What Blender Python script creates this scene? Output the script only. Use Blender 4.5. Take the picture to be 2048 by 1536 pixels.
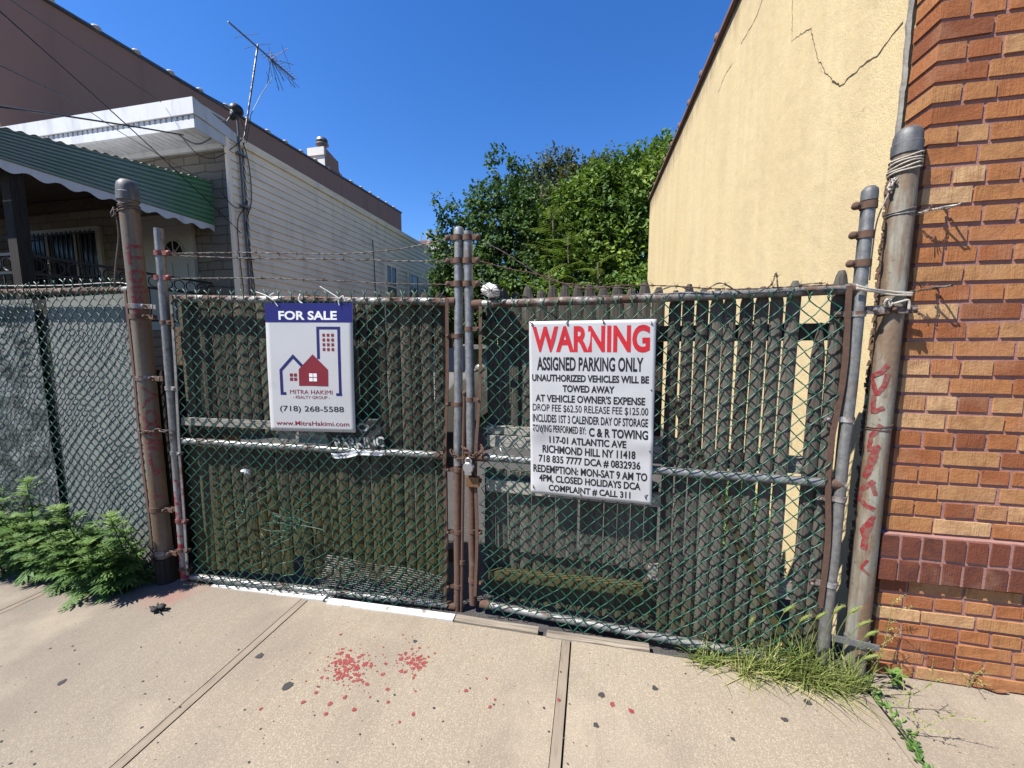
import bpy, math, random
from mathutils import Vector, Matrix, noise
R = math.radians
random.seed(7)
for o in list(bpy.data.objects):
    bpy.data.objects.remove(o)
scene = bpy.context.scene
col = scene.collection

# ------------------------------------------------------------------ camera, sky, sun, exposure
CAM_H, FPX, PITCH, YAW = 1.5, 770.0, math.atan(83 / 770), R(11.8)
cd = bpy.data.cameras.new('camera')
cam = bpy.data.objects.new('camera', cd)
col.objects.link(cam)
cam.location = (0, 0, CAM_H)
cam.rotation_euler = (math.pi / 2 - PITCH, 0, YAW)
cd.sensor_width = 36.0
cd.lens = FPX / 2048 * 36.0
cd.clip_start, cd.clip_end = 0.05, 900
scene.camera = cam

SUN_DIR = Vector((-0.58, -0.42, 1.0)).normalized()          # towards the sun
world = bpy.data.worlds.new('World')
scene.world = world
world.use_nodes = True
wn = world.node_tree
bg = wn.nodes['Background']
sky = wn.nodes.new('ShaderNodeTexSky')
sky.sky_type = 'NISHITA'
sky.sun_disc = False
sky.sun_elevation = math.asin(SUN_DIR.z)
sky.sun_rotation = math.atan2(SUN_DIR.x, SUN_DIR.y)
sky.altitude = 0
sky.air_density = 1.0
sky.dust_density = 0.15
sky.ozone_density = 4.0
hs = wn.nodes.new('ShaderNodeHueSaturation')
hs.inputs['Saturation'].default_value = 1.29
hs.inputs['Hue'].default_value = 0.511
wn.links.new(sky.outputs[0], hs.inputs['Color'])
wn.links.new(hs.outputs[0], bg.inputs['Color'])
bg.inputs['Strength'].default_value = 0.085
sl = bpy.data.lights.new('sun', 'SUN')
sl.energy = 5.0
sl.angle = R(0.5)
sl.color = (1.0, 0.955, 0.87)
sun = bpy.data.objects.new('sun', sl)
sun.rotation_euler = (-SUN_DIR).to_track_quat('-Z', 'Y').to_euler()
sun.location = (-8, -3, 12)
col.objects.link(sun)
scene.view_settings.view_transform = 'Standard'
scene.view_settings.look = 'None'
scene.view_settings.exposure = 1.33
scene.view_settings.gamma = 1
scene.view_settings.use_curve_mapping = False

# ------------------------------------------------------------------ pixel helpers: a pixel of the 2048x1536 photograph -> a point on a plane of the place
_fw = Vector((-math.sin(YAW) * math.cos(PITCH), math.cos(YAW) * math.cos(PITCH), -math.sin(PITCH)))
_rt = Vector((math.cos(YAW), math.sin(YAW), 0))
_up = _rt.cross(_fw)
_o = Vector((0, 0, CAM_H))


def ray(x, y):
    return _fw + _rt * ((x - 1024) / FPX) - _up * ((y - 768) / FPX)


def atZ(x, y, z=0.0):
    d = ray(x, y)
    return _o + d * ((z - CAM_H) / d.z)


def atY(x, y, Y):
    d = ray(x, y)
    return _o + d * (Y / d.y)


def atX(x, y, X):
    d = ray(x, y)
    return _o + d * (X / d.x)


def atP(x, y, p, n):
    d = ray(x, y)
    return _o + d * ((p - _o).dot(n) / d.dot(n))


def V(*a):
    return Vector(a)


rnd = random.uniform


# ------------------------------------------------------------------ mesh builder
class MB:
    def __init__(s):
        s.v, s.f, s.t, s.m = [], [], [], []
        s.tint = 0.5
        s.mi = 0

    def add(s, vs, fs):
        b = len(s.v)
        s.v += [tuple(p) for p in vs]
        for f in fs:
            s.f.append(tuple(i + b for i in f))
            s.t.append(s.tint)
            s.m.append(s.mi)

    def box(s, a, b, jit=0.0):
        x0, y0, z0 = a
        x1, y1, z1 = b
        vs = [(x0, y0, z0), (x1, y0, z0), (x1, y1, z0), (x0, y1, z0), (x0, y0, z1), (x1, y0, z1), (x1, y1, z1), (x0, y1, z1)]
        if jit:
            vs = [(p[0] + rnd(-jit, jit), p[1] + rnd(-jit, jit), p[2] + rnd(-jit, jit)) for p in vs]
        s.add(vs, [(0, 3, 2, 1), (4, 5, 6, 7), (0, 1, 5, 4), (1, 2, 6, 5), (2, 3, 7, 6), (3, 0, 4, 7)])

    def hexa(s, vs):
        """eight corners: four below, four above, in the same order"""
        s.add(vs, [(0, 3, 2, 1), (4, 5, 6, 7), (0, 1, 5, 4), (1, 2, 6, 5), (2, 3, 7, 6), (3, 0, 4, 7)])

    def bar(s, p, q, w, t, side):
        """rectangular bar from p to q, width w along side, thickness t across"""
        p, q, side = Vector(p), Vector(q), Vector(side).normalized()
        d = (q - p).normalized()
        side = (side - d * side.dot(d)).normalized()
        n = d.cross(side)
        c = [side * (w / 2 * i) + n * (t / 2 * j) for i, j in ((-1, -1), (1, -1), (1, 1), (-1, 1))]
        s.hexa([p + k for k in c] + [q + k for k in c])

    def tube(s, pts, r, n=8, caps=True, closed=False):
        pts = [Vector(p) for p in pts]
        m = len(pts)
        rr = r if isinstance(r, (list, tuple)) else [r] * m
        tang = []
        for i in range(m):
            a = pts[i - 1] if (i > 0 or closed) else pts[i]
            b = pts[(i + 1) % m] if (i < m - 1 or closed) else pts[i]
            t = b - a
            tang.append(t.normalized() if t.length > 1e-9 else Vector((0, 0, 1)))
        t0 = tang[0]
        u = t0.cross(Vector((0, 0, 1)))
        if u.length < 0.05:
            u = t0.cross(Vector((0, 1, 0)))
        u.normalize()
        vs = []
        for i in range(m):
            t = tang[i]
            u = u - t * u.dot(t)
            if u.length < 1e-6:
                u = t.orthogonal()
            u.normalize()
            w = t.cross(u)
            for k in range(n):
                a = 2 * math.pi * k / n
                vs.append(pts[i] + (u * math.cos(a) + w * math.sin(a)) * rr[i])
        fs = []
        for i in range(m if closed else m - 1):
            j = (i + 1) % m
            for k in range(n):
                l = (k + 1) % n
                fs.append((i * n + k, i * n + l, j * n + l, j * n + k))
        if caps and not closed:
            fs.append(tuple(range(n - 1, -1, -1)))
            fs.append(tuple((m - 1) * n + k for k in range(n)))
        s.add(vs, fs)

    def lathe(s, prof, base, n=20):
        """profile of (radius, height) pairs turned round a vertical axis at base"""
        base = Vector(base)
        vs, fs = [], []
        for r, h in prof:
            for k in range(n):
                a = 2 * math.pi * k / n
                vs.append(base + Vector((r * math.cos(a), r * math.sin(a), h)))
        for i in range(len(prof) - 1):
            for k in range(n):
                l = (k + 1) % n
                fs.append((i * n + k, i * n + l, (i + 1) * n + l, (i + 1) * n + k))
        fs.append(tuple(range(n - 1, -1, -1)))
        fs.append(tuple((len(prof) - 1) * n + k for k in range(n)))
        s.add(vs, fs)

    def prism(s, poly, off):
        """flat polygon of 3D points extruded by vector off"""
        off = Vector(off)
        m = len(poly)
        vs = [Vector(p) for p in poly] + [Vector(p) + off for p in poly]
        fs = [tuple(range(m)), tuple(range(2 * m - 1, m - 1, -1))]
        for i in range(m):
            j = (i + 1) % m
            fs.append((i, i + m, j + m, j))
        s.add(vs, fs)

    def sphere(s, c, r, n=10, m=7, sc=(1, 1, 1)):
        c = Vector(c)
        vs, fs = [c + Vector((0, 0, -r * sc[2]))], []
        for i in range(1, m):
            p = -math.pi / 2 + math.pi * i / m
            for k in range(n):
                a = 2 * math.pi * k / n
                vs.append(c + Vector((r * sc[0] * math.cos(p) * math.cos(a), r * sc[1] * math.cos(p) * math.sin(a), r * sc[2] * math.sin(p))))
        vs.append(c + Vector((0, 0, r * sc[2])))
        for k in range(n):
            fs.append((0, 1 + (k + 1) % n, 1 + k))
        for i in range(m - 2):
            for k in range(n):
                l = (k + 1) % n
                fs.append((1 + i * n + k, 1 + i * n + l, 1 + (i + 1) * n + l, 1 + (i + 1) * n + k))
        for k in range(n):
            fs.append((len(vs) - 1, 1 + (m - 2) * n + k, 1 + (m - 2) * n + (k + 1) % n))
        s.add(vs, fs)

    def grid(s, fn, nu, nv):
        vs = [fn(i / nu, j / nv) for j in range(nv + 1) for i in range(nu + 1)]
        fs = [(j * (nu + 1) + i, j * (nu + 1) + i + 1, (j + 1) * (nu + 1) + i + 1, (j + 1) * (nu + 1) + i) for j in range(nv) for i in range(nu)]
        s.add(vs, fs)

    def build(s, name, mat, parent=None, smooth=False, loc=None, label=None):
        if parent is not None and loc is None:
            base = wloc(parent)
        else:
            base = Vector(loc) if loc is not None else Vector((0, 0, 0))
        me = bpy.data.meshes.new(name)
        me.from_pydata([(p[0] - base.x, p[1] - base.y, p[2] - base.z) for p in s.v], [], s.f)
        at = me.attributes.new('tint', 'FLOAT', 'FACE')
        at.data.foreach_set('value', s.t)
        for mt in (mat if isinstance(mat, (list, tuple)) else [mat]):
            me.materials.append(mt)
        me.polygons.foreach_set('material_index', s.m)
        if smooth:
            me.polygons.foreach_set('use_smooth', [True] * len(me.polygons))
            if smooth != 'all':
                try:
                    me.set_sharp_from_angle(angle=R(40))
                except Exception:
                    pass
        me.update()
        o = bpy.data.objects.new(name, me)
        col.objects.link(o)
        if parent is not None:
            o.parent = parent
        else:
            o.location = base
        if label:
            o['label'] = label
        return o


_WL = {}


def wloc(o):
    p = Vector(o.location)
    while o.parent is not None:
        o = o.parent
        p = p + Vector(o.location)
    return p


def thing(name, label, cat, loc, group=None):
    o = bpy.data.objects.new(name, None)
    o.empty_display_size = 0.1
    o.location = loc
    col.objects.link(o)
    return tag(o, label, cat, group)


def tag(o, label=None, cat=None, group=None, kind=None):
    if label:
        o['label'] = label
    if cat:
        o['category'] = cat
    if group:
        o['group'] = group
    if kind:
        o['kind'] = kind
    return o


# ------------------------------------------------------------------ materials
class NM:
    def __init__(s, name, rough=0.6, metal=0.0, spec=0.4):
        s.mat = bpy.data.materials.new(name)
        s.mat.use_nodes = True
        s.nt = s.mat.node_tree
        s.b = s.nt.nodes['Principled BSDF']
        s.b.inputs['Roughness'].default_value = rough
        s.b.inputs['Metallic'].default_value = metal
        s.b.inputs['Specular IOR Level'].default_value = spec
        s.tc = s.nt.nodes.new('ShaderNodeTexCoord')

    def n(s, t, **kw):
        nd = s.nt.nodes.new(t)
        for k, v in kw.items():
            setattr(nd, k, v)
        return nd

    def link(s, a, b):
        s.nt.links.new(a, b)

    def pos(s, scale=(1, 1, 1), rot=(0, 0, 0), loc=(0, 0, 0), world=True):
        """world position (things are never rotated), scaled"""
        mp = s.n('ShaderNodeMapping')
        mp.inputs['Scale'].default_value = scale
        mp.inputs['Rotation'].default_value = rot
        mp.inputs['Location'].default_value = loc
        if world:
            g = s.n('ShaderNodeNewGeometry')
            s.link(g.outputs['Position'], mp.inputs[0])
        else:
            s.link(s.tc.outputs['Object'], mp.inputs[0])
        return mp.outputs[0]

    def noise(s, scale, detail=3, vec=None, rough=0.55, dist=0.0):
        t = s.n('ShaderNodeTexNoise')
        t.inputs['Scale'].default_value = scale
        t.inputs['Detail'].default_value = detail
        t.inputs['Roughness'].default_value = rough
        t.inputs['Distortion'].default_value = dist
        s.link(vec if vec is not None else s.pos(), t.inputs['Vector'])
        return t.outputs['Fac']

    def voro(s, scale, vec=None, feature='F1', out='Distance'):
        t = s.n('ShaderNodeTexVoronoi', feature=feature)
        t.inputs['Scale'].default_value = scale
        s.link(vec if vec is not None else s.pos(), t.inputs['Vector'])
        return t.outputs[out]

    def ramp(s, fac, stops, interp='LINEAR'):
        t = s.n('ShaderNodeValToRGB')
        t.color_ramp.interpolation = interp
        e = t.color_ramp.elements
        while len(e) < len(stops):
            e.new(0.5)
        for i, (p, c) in enumerate(stops):
            e[i].position = p
            if not isinstance(c, (tuple, list)):
                c = (c, c, c)
            e[i].color = (c[0], c[1], c[2], 1)
        s.link(fac, t.inputs[0])
        return t.outputs[0]

    def mix(s, fac, a, b, mode='MIX'):
        t = s.n('ShaderNodeMix', data_type='RGBA', blend_type=mode)
        for sock, v in ((t.inputs[0], fac), (t.inputs[6], a), (t.inputs[7], b)):
            if isinstance(v, (int, float)):
                sock.default_value = v
            elif isinstance(v, tuple):
                sock.default_value = (v[0], v[1], v[2], 1)
            else:
                s.link(v, sock)
        return t.outputs[2]

    def math(s, op, a, b=0.0):
        t = s.n('ShaderNodeMath', operation=op)
        for sock, v in ((t.inputs[0], a), (t.inputs[1], b)):
            if isinstance(v, (int, float)):
                sock.default_value = v
            else:
                s.link(v, sock)
        return t.outputs[0]

    def tint(s):
        t = s.n('ShaderNodeAttribute', attribute_name='tint')
        return t.outputs['Fac']

    def xyz(s, i):
        g = s.n('ShaderNodeNewGeometry')
        t = s.n('ShaderNodeSeparateXYZ')
        s.link(g.outputs['Position'], t.inputs[0])
        return t.outputs[i]

    def color(s, c, k=0.66):
        # one overall albedo scale for the set of colours below
        if isinstance(c, tuple):
            c = tuple(min(1.0, v * k) for v in c)
        else:
            c = s.mix(1.0, c, (k, k, k), 'MULTIPLY')
        if isinstance(c, tuple):
            s.b.inputs['Base Color'].default_value = (c[0], c[1], c[2], 1)
        else:
            s.link(c, s.b.inputs['Base Color'])
        return s

    def roughness(s, v):
        s.link(v, s.b.inputs['Roughness'])
        return s

    def bump(s, h, strength=0.5, dist=0.01):
        t = s.n('ShaderNodeBump')
        t.inputs['Strength'].default_value = strength
        t.inputs['Distance'].default_value = dist
        s.link(h, t.inputs['Height'])
        prev = s.b.inputs['Normal']
        if prev.is_linked:
            s.link(prev.links[0].from_socket, t.inputs['Normal'])
        s.link(t.outputs[0], prev)
        return s


def srgb(r, g, b):
    f = lambda c: (c / 255 / 12.92) if c / 255 <= 0.04045 else ((c / 255 + 0.055) / 1.055) ** 2.4
    return (f(r), f(g), f(b))


M = {}


def plain(name, c, rough=0.6, metal=0.0, var=0.25, scale=20.0, bump=0.0, spec=0.4):
    m = NM(name, rough, metal, spec)
    f = m.noise(scale, 4)
    m.color(m.mix(f, tuple(k * (1 - var) for k in c), tuple(min(1, k * (1 + var)) for k in c)))
    if bump:
        m.bump(m.noise(scale * 3, 4), bump, 0.004)
    M[name] = m.mat
    return m


# concrete flags: aggregate, broom strokes, grime, trowelled margins along the joints
m = NM('concrete', 0.92, spec=0.25)
p = m.pos()
big = m.noise(0.9, 5, p)
midn = m.noise(7, 6, p)
c = m.mix(m.ramp(big, [(0.3, 0), (0.7, 1)]), (0.315, 0.26, 0.195), (0.395, 0.335, 0.255))
c = m.mix(m.ramp(midn, [(0.38, 0), (0.62, 1)]), c, m.mix(0.55, c, (0.385, 0.32, 0.235)))
agg = m.voro(230, m.pos(), 'F1', 'Color')
gs = m.n('ShaderNodeSeparateColor')
m.link(agg, gs.inputs[0])
c = m.mix(m.ramp(gs.outputs[0], [(0.0, 0.0), (0.55, 0.0), (0.62, 0.5), (0.88, 0.5), (0.9, 1.0)]), m.mix(0.20, c, (0.12, 0.095, 0.07)), m.mix(0.22, c, (0.70, 0.60, 0.46)))
c = m.mix(m.math('MULTIPLY', m.ramp(m.noise(230, 2, p), [(0.35, 1), (0.5, 0)]), 0.5), c, (0.16, 0.13, 0.10))
broom = m.noise(1.0, 3, m.pos((150, 2.2, 1), (0, 0, R(2))))
c = m.mix(m.math('MULTIPLY', m.ramp(broom, [(0.3, 1), (0.47, 0)]), 0.25), c, (0.18, 0.14, 0.10))
grime = m.noise(2.1, 6, m.pos((1, 0.35, 1), (0, 0, R(-14)), (3, 1, 0)))
c = m.mix(m.math('MULTIPLY', m.ramp(grime, [(0.46, 0), (0.66, 1)]), 0.5), c, (0.20, 0.165, 0.14))
slab = m.n('ShaderNodeAttribute', attribute_name='tint')
c = m.mix(m.math('MULTIPLY', slab.outputs['Fac'], 0.30), c, (0.19, 0.165, 0.145))
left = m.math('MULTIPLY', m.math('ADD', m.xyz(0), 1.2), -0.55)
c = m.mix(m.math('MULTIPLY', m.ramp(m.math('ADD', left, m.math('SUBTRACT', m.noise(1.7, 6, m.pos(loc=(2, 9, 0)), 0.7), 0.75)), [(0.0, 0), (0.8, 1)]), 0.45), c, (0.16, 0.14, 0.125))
rd = m.n('ShaderNodeVectorMath', operation='DISTANCE')
rd.inputs[1].default_value = (-2.46, 1.70, 0.0)
m.link(m.pos((1, 1.6, 1), loc=(0, -1.02, 0)), rd.inputs[0])
c = m.mix(m.math('MULTIPLY', m.ramp(m.math('ADD', rd.outputs['Value'], m.math('MULTIPLY', m.noise(9, 5), 0.5)), [(0.26, 1), (0.5, 0)]), 0.5), c, (0.30, 0.11, 0.10))
pale = m.noise(1.3, 5, m.pos((1, 1, 1), loc=(7, 3, 0)))
c = m.mix(m.math('MULTIPLY', m.ramp(pale, [(0.55, 0), (0.72, 1)]), 0.4), c, (0.56, 0.47, 0.35))
c = m.mix(m.math('MULTIPLY', m.ramp(m.voro(13, m.pos((1, 1.6, 1), loc=(0.3, 0.7, 0))), [(0.0, 1), (0.045, 0.9), (0.07, 0)]), 0.8), c, (0.045, 0.038, 0.035))
m.color(c)
m.bump(gs.outputs[0], 0.35, 0.0015)
m.bump(broom, 0.25, 0.002)
m.bump(m.noise(160, 4, p), 0.5, 0.002)
M['concrete'] = m.mat

m = NM('concrete_margin', 0.9, spec=0.25)
c = m.mix(m.ramp(m.noise(3, 5), [(0.3, 0), (0.7, 1)]), (0.235, 0.19, 0.145), (0.31, 0.26, 0.20))
c = m.mix(m.math('MULTIPLY', m.ramp(m.noise(60, 4, m.pos((1, 0.15, 1))), [(0.3, 1), (0.5, 0)]), 0.4), c, (0.1, 0.08, 0.065))
m.color(c)
m.bump(m.noise(200, 4), 0.35, 0.002)
M['concrete_margin'] = m.mat

m = NM('asphalt', 0.93, spec=0.2)
c = m.mix(m.noise(3, 5), (0.045, 0.043, 0.045), (0.085, 0.08, 0.08))
c = m.mix(m.math('MULTIPLY', m.ramp(m.voro(120, None, 'F1', 'Color'), [(0.4, 0), (0.9, 1)]), 0.35), c, (0.17, 0.16, 0.16))
m.color(c)
m.bump(m.voro(110), 0.7, 0.006)
m.bump(m.noise(12, 6), 0.5, 0.02)
M['asphalt'] = m.mat

m = NM('soil', 0.95, spec=0.15)
m.color(m.mix(m.noise(14, 6), (0.05, 0.037, 0.025), (0.12, 0.095, 0.07)))
m.bump(m.noise(60, 6), 0.8, 0.02)
M['soil'] = m.mat
plain('grime_black', (0.02, 0.018, 0.017), 0.9, var=0.3, scale=60)

# brick: tint picks the fired colour, vertical wire cuts on the face
m = NM('brick', 0.88, spec=0.25)
t = m.tint()
c = m.ramp(t, [(0.0, (0.20, 0.062, 0.028)), (0.22, (0.34, 0.118, 0.042)), (0.45, (0.42, 0.170, 0.060)), (0.62, (0.43, 0.215, 0.085)), (0.86, (0.58, 0.36, 0.18)), (0.9, (0.17, 0.05, 0.030)), (1.0, (0.11, 0.038, 0.026))])
c = m.mix(m.math('MULTIPLY', m.ramp(m.noise(26, 5), [(0.42, 0), (0.7, 1)]), 0.45), c, (0.24, 0.075, 0.03))
c = m.mix(m.math('MULTIPLY', m.ramp(m.noise(45, 4, m.pos((1.5, 1.5, 0.12), loc=(2, 0, 0))), [(0.56, 0), (0.64, 1)]), 0.22), c, (0.12, 0.045, 0.022))
c = m.mix(m.math('MULTIPLY', m.ramp(m.noise(5, 4, m.pos(loc=(5, 5, 5))), [(0.55, 0), (0.75, 1)]), 0.25), c, (0.62, 0.40, 0.26))
m.color(c)
cuts = m.noise(1.0, 3, m.pos((170, 170, 9)))
m.bump(m.math('MULTIPLY', m.ramp(cuts, [(0.35, 0), (0.6, 1)]), m.ramp(m.noise(7, 2), [(0.45, 0.05), (0.66, 1)])), 0.40, 0.003)
m.bump(m.noise(90, 6, None, 0.7), 0.8, 0.004)
M['brick'] = m.mat

m = NM('mortar', 0.92, spec=0.2)
m.color(m.mix(m.noise(18, 5), (0.26, 0.125, 0.105), (0.42, 0.235, 0.205)))
m.bump(m.noise(120, 5), 0.6, 0.004)
M['mortar'] = m.mat

# yellow stucco: grain, long vertical run stains, grime below the coping
m = NM('stucco', 0.9, spec=0.2)
p = m.pos()
streak = m.noise(1.0, 5, m.pos((1, 3.6, 0.32)), 0.6)
base = m.mix(m.noise(1.4, 4, p), (0.68, 0.54, 0.30), (0.77, 0.63, 0.37))
base = m.mix(m.math('MULTIPLY', m.ramp(streak, [(0.44, 0), (0.62, 1)]), 0.30), base, (0.55, 0.42, 0.25))
base = m.mix(m.math('MULTIPLY', m.ramp(m.noise(1.0, 4, m.pos((1, 5.5, 0.22), loc=(0, 4, 0)), 0.6), [(0.55, 0), (0.72, 1)]), 0.3), base, (0.82, 0.70, 0.46))
base = m.mix(m.math('MULTIPLY', m.ramp(m.noise(1.6, 6, m.pos((1, 1, 0.6), loc=(8, 1, 2)), 0.65), [(0.5, 0), (0.7, 1)]), 0.35), base, (0.56, 0.43, 0.27))
zz = m.xyz(2)
drip = m.math('SUBTRACT', m.math('MULTIPLY', m.math('SUBTRACT', zz, 4.0), 1.1), m.noise(1.0, 4, m.pos((1, 9, 0.4), loc=(0, 9, 0)), 0.7))
base = m.mix(m.math('MULTIPLY', m.ramp(drip, [(0.0, 0), (0.45, 1)]), 0.85), base, (0.20, 0.14, 0.09))
base = m.mix(m.math('MULTIPLY', m.ramp(m.noise(150, 3, p), [(0.36, 1), (0.5, 0)]), 0.35), base, (0.36, 0.25, 0.11))
base = m.mix(m.math('MULTIPLY', m.ramp(m.noise(9, 3, m.pos((1, 1, 0.6), loc=(3, 3, 3))), [(0.72, 0), (0.76, 1)]), 0.5), base, (0.14, 0.10, 0.06))
m.color(base)
m.bump(m.noise(150, 4, p), 0.55, 0.004)
m.bump(m.noise(9, 4, p), 0.3, 0.02)
M['stucco'] = m.mat


def metal(name, rust, base=(0.40, 0.41, 0.42), seed=0.0, white=0.0, rough=0.5, met=0.55):
    m = NM(name, rough, met, 0.5)
    p = m.pos(loc=(seed, seed * 1.7, seed * 0.6))
    c = m.mix(m.ramp(m.noise(34, 5, p, 0.65), [(0.3, 0), (0.7, 1)]), tuple(k * 0.6 for k in base), tuple(min(1, k * 1.25) for k in base))
    c = m.mix(m.math('MULTIPLY', m.ramp(m.noise(1.0, 5, m.pos((60, 60, 4), loc=(seed, 1, 2)), 0.65), [(0.5, 0), (0.68, 1)]), 0.5), c, tuple(k * 0.4 for k in base))
    if white:
        c = m.mix(m.math('MULTIPLY', m.ramp(m.noise(16, 4, m.pos(loc=(seed + 4, 2, 1))), [(0.42, 0), (0.58, 1)]), white), c, (0.58, 0.57, 0.54))
    nz = m.noise(9, 6, p, 0.65)
    k = m.ramp(nz, [(max(0, 0.72 - rust * 0.62), 0), (min(1, 0.86 - rust * 0.62), 1)])
    rc = m.mix(m.noise(55, 5, p), (0.050, 0.026, 0.018), (0.150, 0.078, 0.048))
    m.color(m.mix(k, c, rc))
    inv = m.math('SUBTRACT', 1.0, k)
    m.link(m.math('MULTIPLY', inv, met), m.b.inputs['Metallic'])
    m.roughness(m.ramp(k, [(0, rough), (1, 0.9)]))
    m.bump(m.noise(140, 4, p), 0.35, 0.002)
    M[name] = m.mat


metal('galvanised', 0.25, (0.29, 0.295, 0.30))
metal('galvanised_pale', 0.26, (0.265, 0.262, 0.255), 3.0)
metal('galvanised_rusty', 0.55, seed=5.0, white=0.5)
metal('rail_flaking', 0.52, (0.30, 0.28, 0.26), 9.0, white=0.7)
metal('rail_pale', 0.36, (0.27, 0.27, 0.26), 2.0, white=0.22)
metal('rust', 1.05, seed=1.0)
metal('rust_stile', 0.80, (0.34, 0.30, 0.25), 6.0)
metal('rust_pink', 0.62, (0.40, 0.27, 0.22), 8.0)
metal('wire_dark', 0.42, (0.13, 0.125, 0.12), 4.0)
metal('wire_grey', 0.3, (0.17, 0.17, 0.165), 7.0)
metal('wire_pale', 0.1, (0.42, 0.41, 0.38), 4.0)
metal('cap_iron', 0.12, (0.135, 0.135, 0.14), 2.0, rough=0.6, met=0.3)
metal('cap_light', 0.1, (0.34, 0.35, 0.36), 2.0, rough=0.5, met=0.5)


def postmat(name, a, b, rust, seed):
    m = NM(name, 0.62, 0.1, 0.4)
    v = m.noise(1.0, 5, m.pos((26, 26, 1.3), loc=(seed, 0, 0)), 0.6)
    c = m.mix(m.ramp(v, [(0.35, 0), (0.65, 1)]), a, b)
    r = m.ramp(m.noise(1.0, 6, m.pos((14, 14, 2.2), loc=(seed + 3, 1, 0)), 0.65), [(0.52 - rust * 0.2, 0), (0.66 - rust * 0.2, 1)])
    c = m.mix(m.math('MULTIPLY', r, 0.85), c, m.mix(m.noise(50, 4), (0.085, 0.046, 0.026), (0.25, 0.150, 0.080)))
    c = m.mix(m.math('MULTIPLY', m.ramp(m.noise(40, 4), [(0.6, 0), (0.72, 1)]), 0.6), c, (0.08, 0.07, 0.06))
    m.color(c)
    m.bump(m.noise(70, 5), 0.3, 0.003)
    M[name] = m.mat


postmat('post_beige', (0.105, 0.084, 0.062), (0.21, 0.172, 0.128), 0.3, 0.0)
postmat('post_zinc', (0.16, 0.158, 0.135), (0.36, 0.35, 0.29), 0.62, 6.0)

m = NM('vinyl_green', 0.42, 0.0, 0.45)
m.color(m.mix(m.ramp(m.noise(5, 4), [(0.35, 0), (0.65, 1)]), (0.008, 0.055, 0.032), (0.018, 0.110, 0.066)))
M['vinyl_green'] = m.mat
m = NM('vinyl_green_worn', 0.4, 0.0, 0.5)
m.color(m.mix(m.ramp(m.noise(40, 4), [(0.45, 0), (0.55, 1)]), (0.02, 0.12, 0.08), (0.22, 0.24, 0.20)))
M['vinyl_green_worn'] = m.mat


def wood(name, a, b, moss=0.0, mossz=0.6, across='z', rough=0.9):
    m = NM(name, rough, 0, 0.2)
    sc = (95, 95, 3.2) if across == 'z' else (3.2, 95, 95)
    g = m.noise(1.0, 5, m.pos(sc), 0.6, 0.4)
    t = m.tint()
    c = m.mix(m.ramp(g, [(0.3, 0), (0.68, 1)]), a, b)
    c = m.mix(m.math('MULTIPLY', m.ramp(t, [(0, 1), (0.5, 0)]), 0.55), c, tuple(k * 0.45 for k in a))
    c = m.mix(m.math('MULTIPLY', m.ramp(t, [(0.5, 0), (1, 1)]), 0.45), c, tuple(min(1, k * 1.5) for k in b))
    c = m.mix(m.math('MULTIPLY', m.ramp(m.noise(1.0, 4, m.pos(tuple(k * 1.3 for k in sc), loc=(4, 4, 4))), [(0.62, 0), (0.72, 1)]), 0.7), c, (0.012, 0.010, 0.008))
    if moss:
        mz = m.math('SUBTRACT', m.math('MULTIPLY', m.noise(6, 6, m.pos((1, 1, 0.5)), 0.65), 1.7), m.math('MULTIPLY', m.xyz(2), 1.0 / mossz))
        k = m.ramp(mz, [(0.0, 0), (0.5, 1)])
        c = m.mix(m.math('MULTIPLY', k, moss), c, m.mix(m.noise(45, 4), (0.035, 0.036, 0.010), (0.105, 0.095, 0.032)))
    m.color(c)
    m.bump(g, 0.55, 0.005)
    m.bump(m.noise(1.0, 3, m.pos(tuple(k * 2.5 for k in sc))), 0.3, 0.002)
    M[name] = m.mat


wood('picket_wood', (0.032, 0.027, 0.019), (0.108, 0.090, 0.064), 0.75, 1.0)
wood('picket_wood_grey', (0.042, 0.037, 0.031), (0.130, 0.117, 0.099), 0.5, 0.4)
wood('rail_wood', (0.16, 0.148, 0.13), (0.42, 0.395, 0.35), 0.0, across='x')
wood('kerb_wood', (0.12, 0.10, 0.08), (0.38, 0.325, 0.26), 0.0, across='x')
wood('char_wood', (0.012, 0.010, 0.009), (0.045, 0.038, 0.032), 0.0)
wood('porch_wood', (0.045, 0.037, 0.028), (0.11, 0.092, 0.07), 0.0, across='x')  # darkened evenly to stand in for shade under the awning

m = NM('white_board', 0.75)
c = m.mix(m.ramp(m.noise(24, 6), [(0.60, 0), (0.66, 1)]), (0.70, 0.69, 0.67), (0.22, 0.19, 0.16))
m.color(m.mix(m.math('MULTIPLY', m.noise(5, 4), 0.35), c, (0.5, 0.45, 0.38)))
m.bump(m.noise(50, 4), 0.3, 0.004)
M['white_board'] = m.mat

m = NM('panel_grey', 0.8)
c = m.mix(m.noise(3, 5, m.pos((3, 3, 0.7))), (0.15, 0.156, 0.15), (0.26, 0.268, 0.26))
c = m.mix(m.math('MULTIPLY', m.ramp(m.noise(1.0, 5, m.pos((30, 30, 3))), [(0.5, 0), (0.7, 1)]), 0.45), c, (0.075, 0.07, 0.06))
m.color(c)
m.bump(m.noise(1.0, 4, m.pos((60, 60, 4))), 0.25, 0.004)
M['panel_grey'] = m.mat
m = NM('panel_dirty', 0.7)
c = m.mix(m.ramp(m.noise(9, 6, None, 0.7), [(0.42, 0), (0.6, 1)]), (0.045, 0.047, 0.047), (0.24, 0.245, 0.24))
m.color(c)
m.bump(m.noise(22, 5), 0.6, 0.02)
M['panel_dirty'] = m.mat

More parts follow.
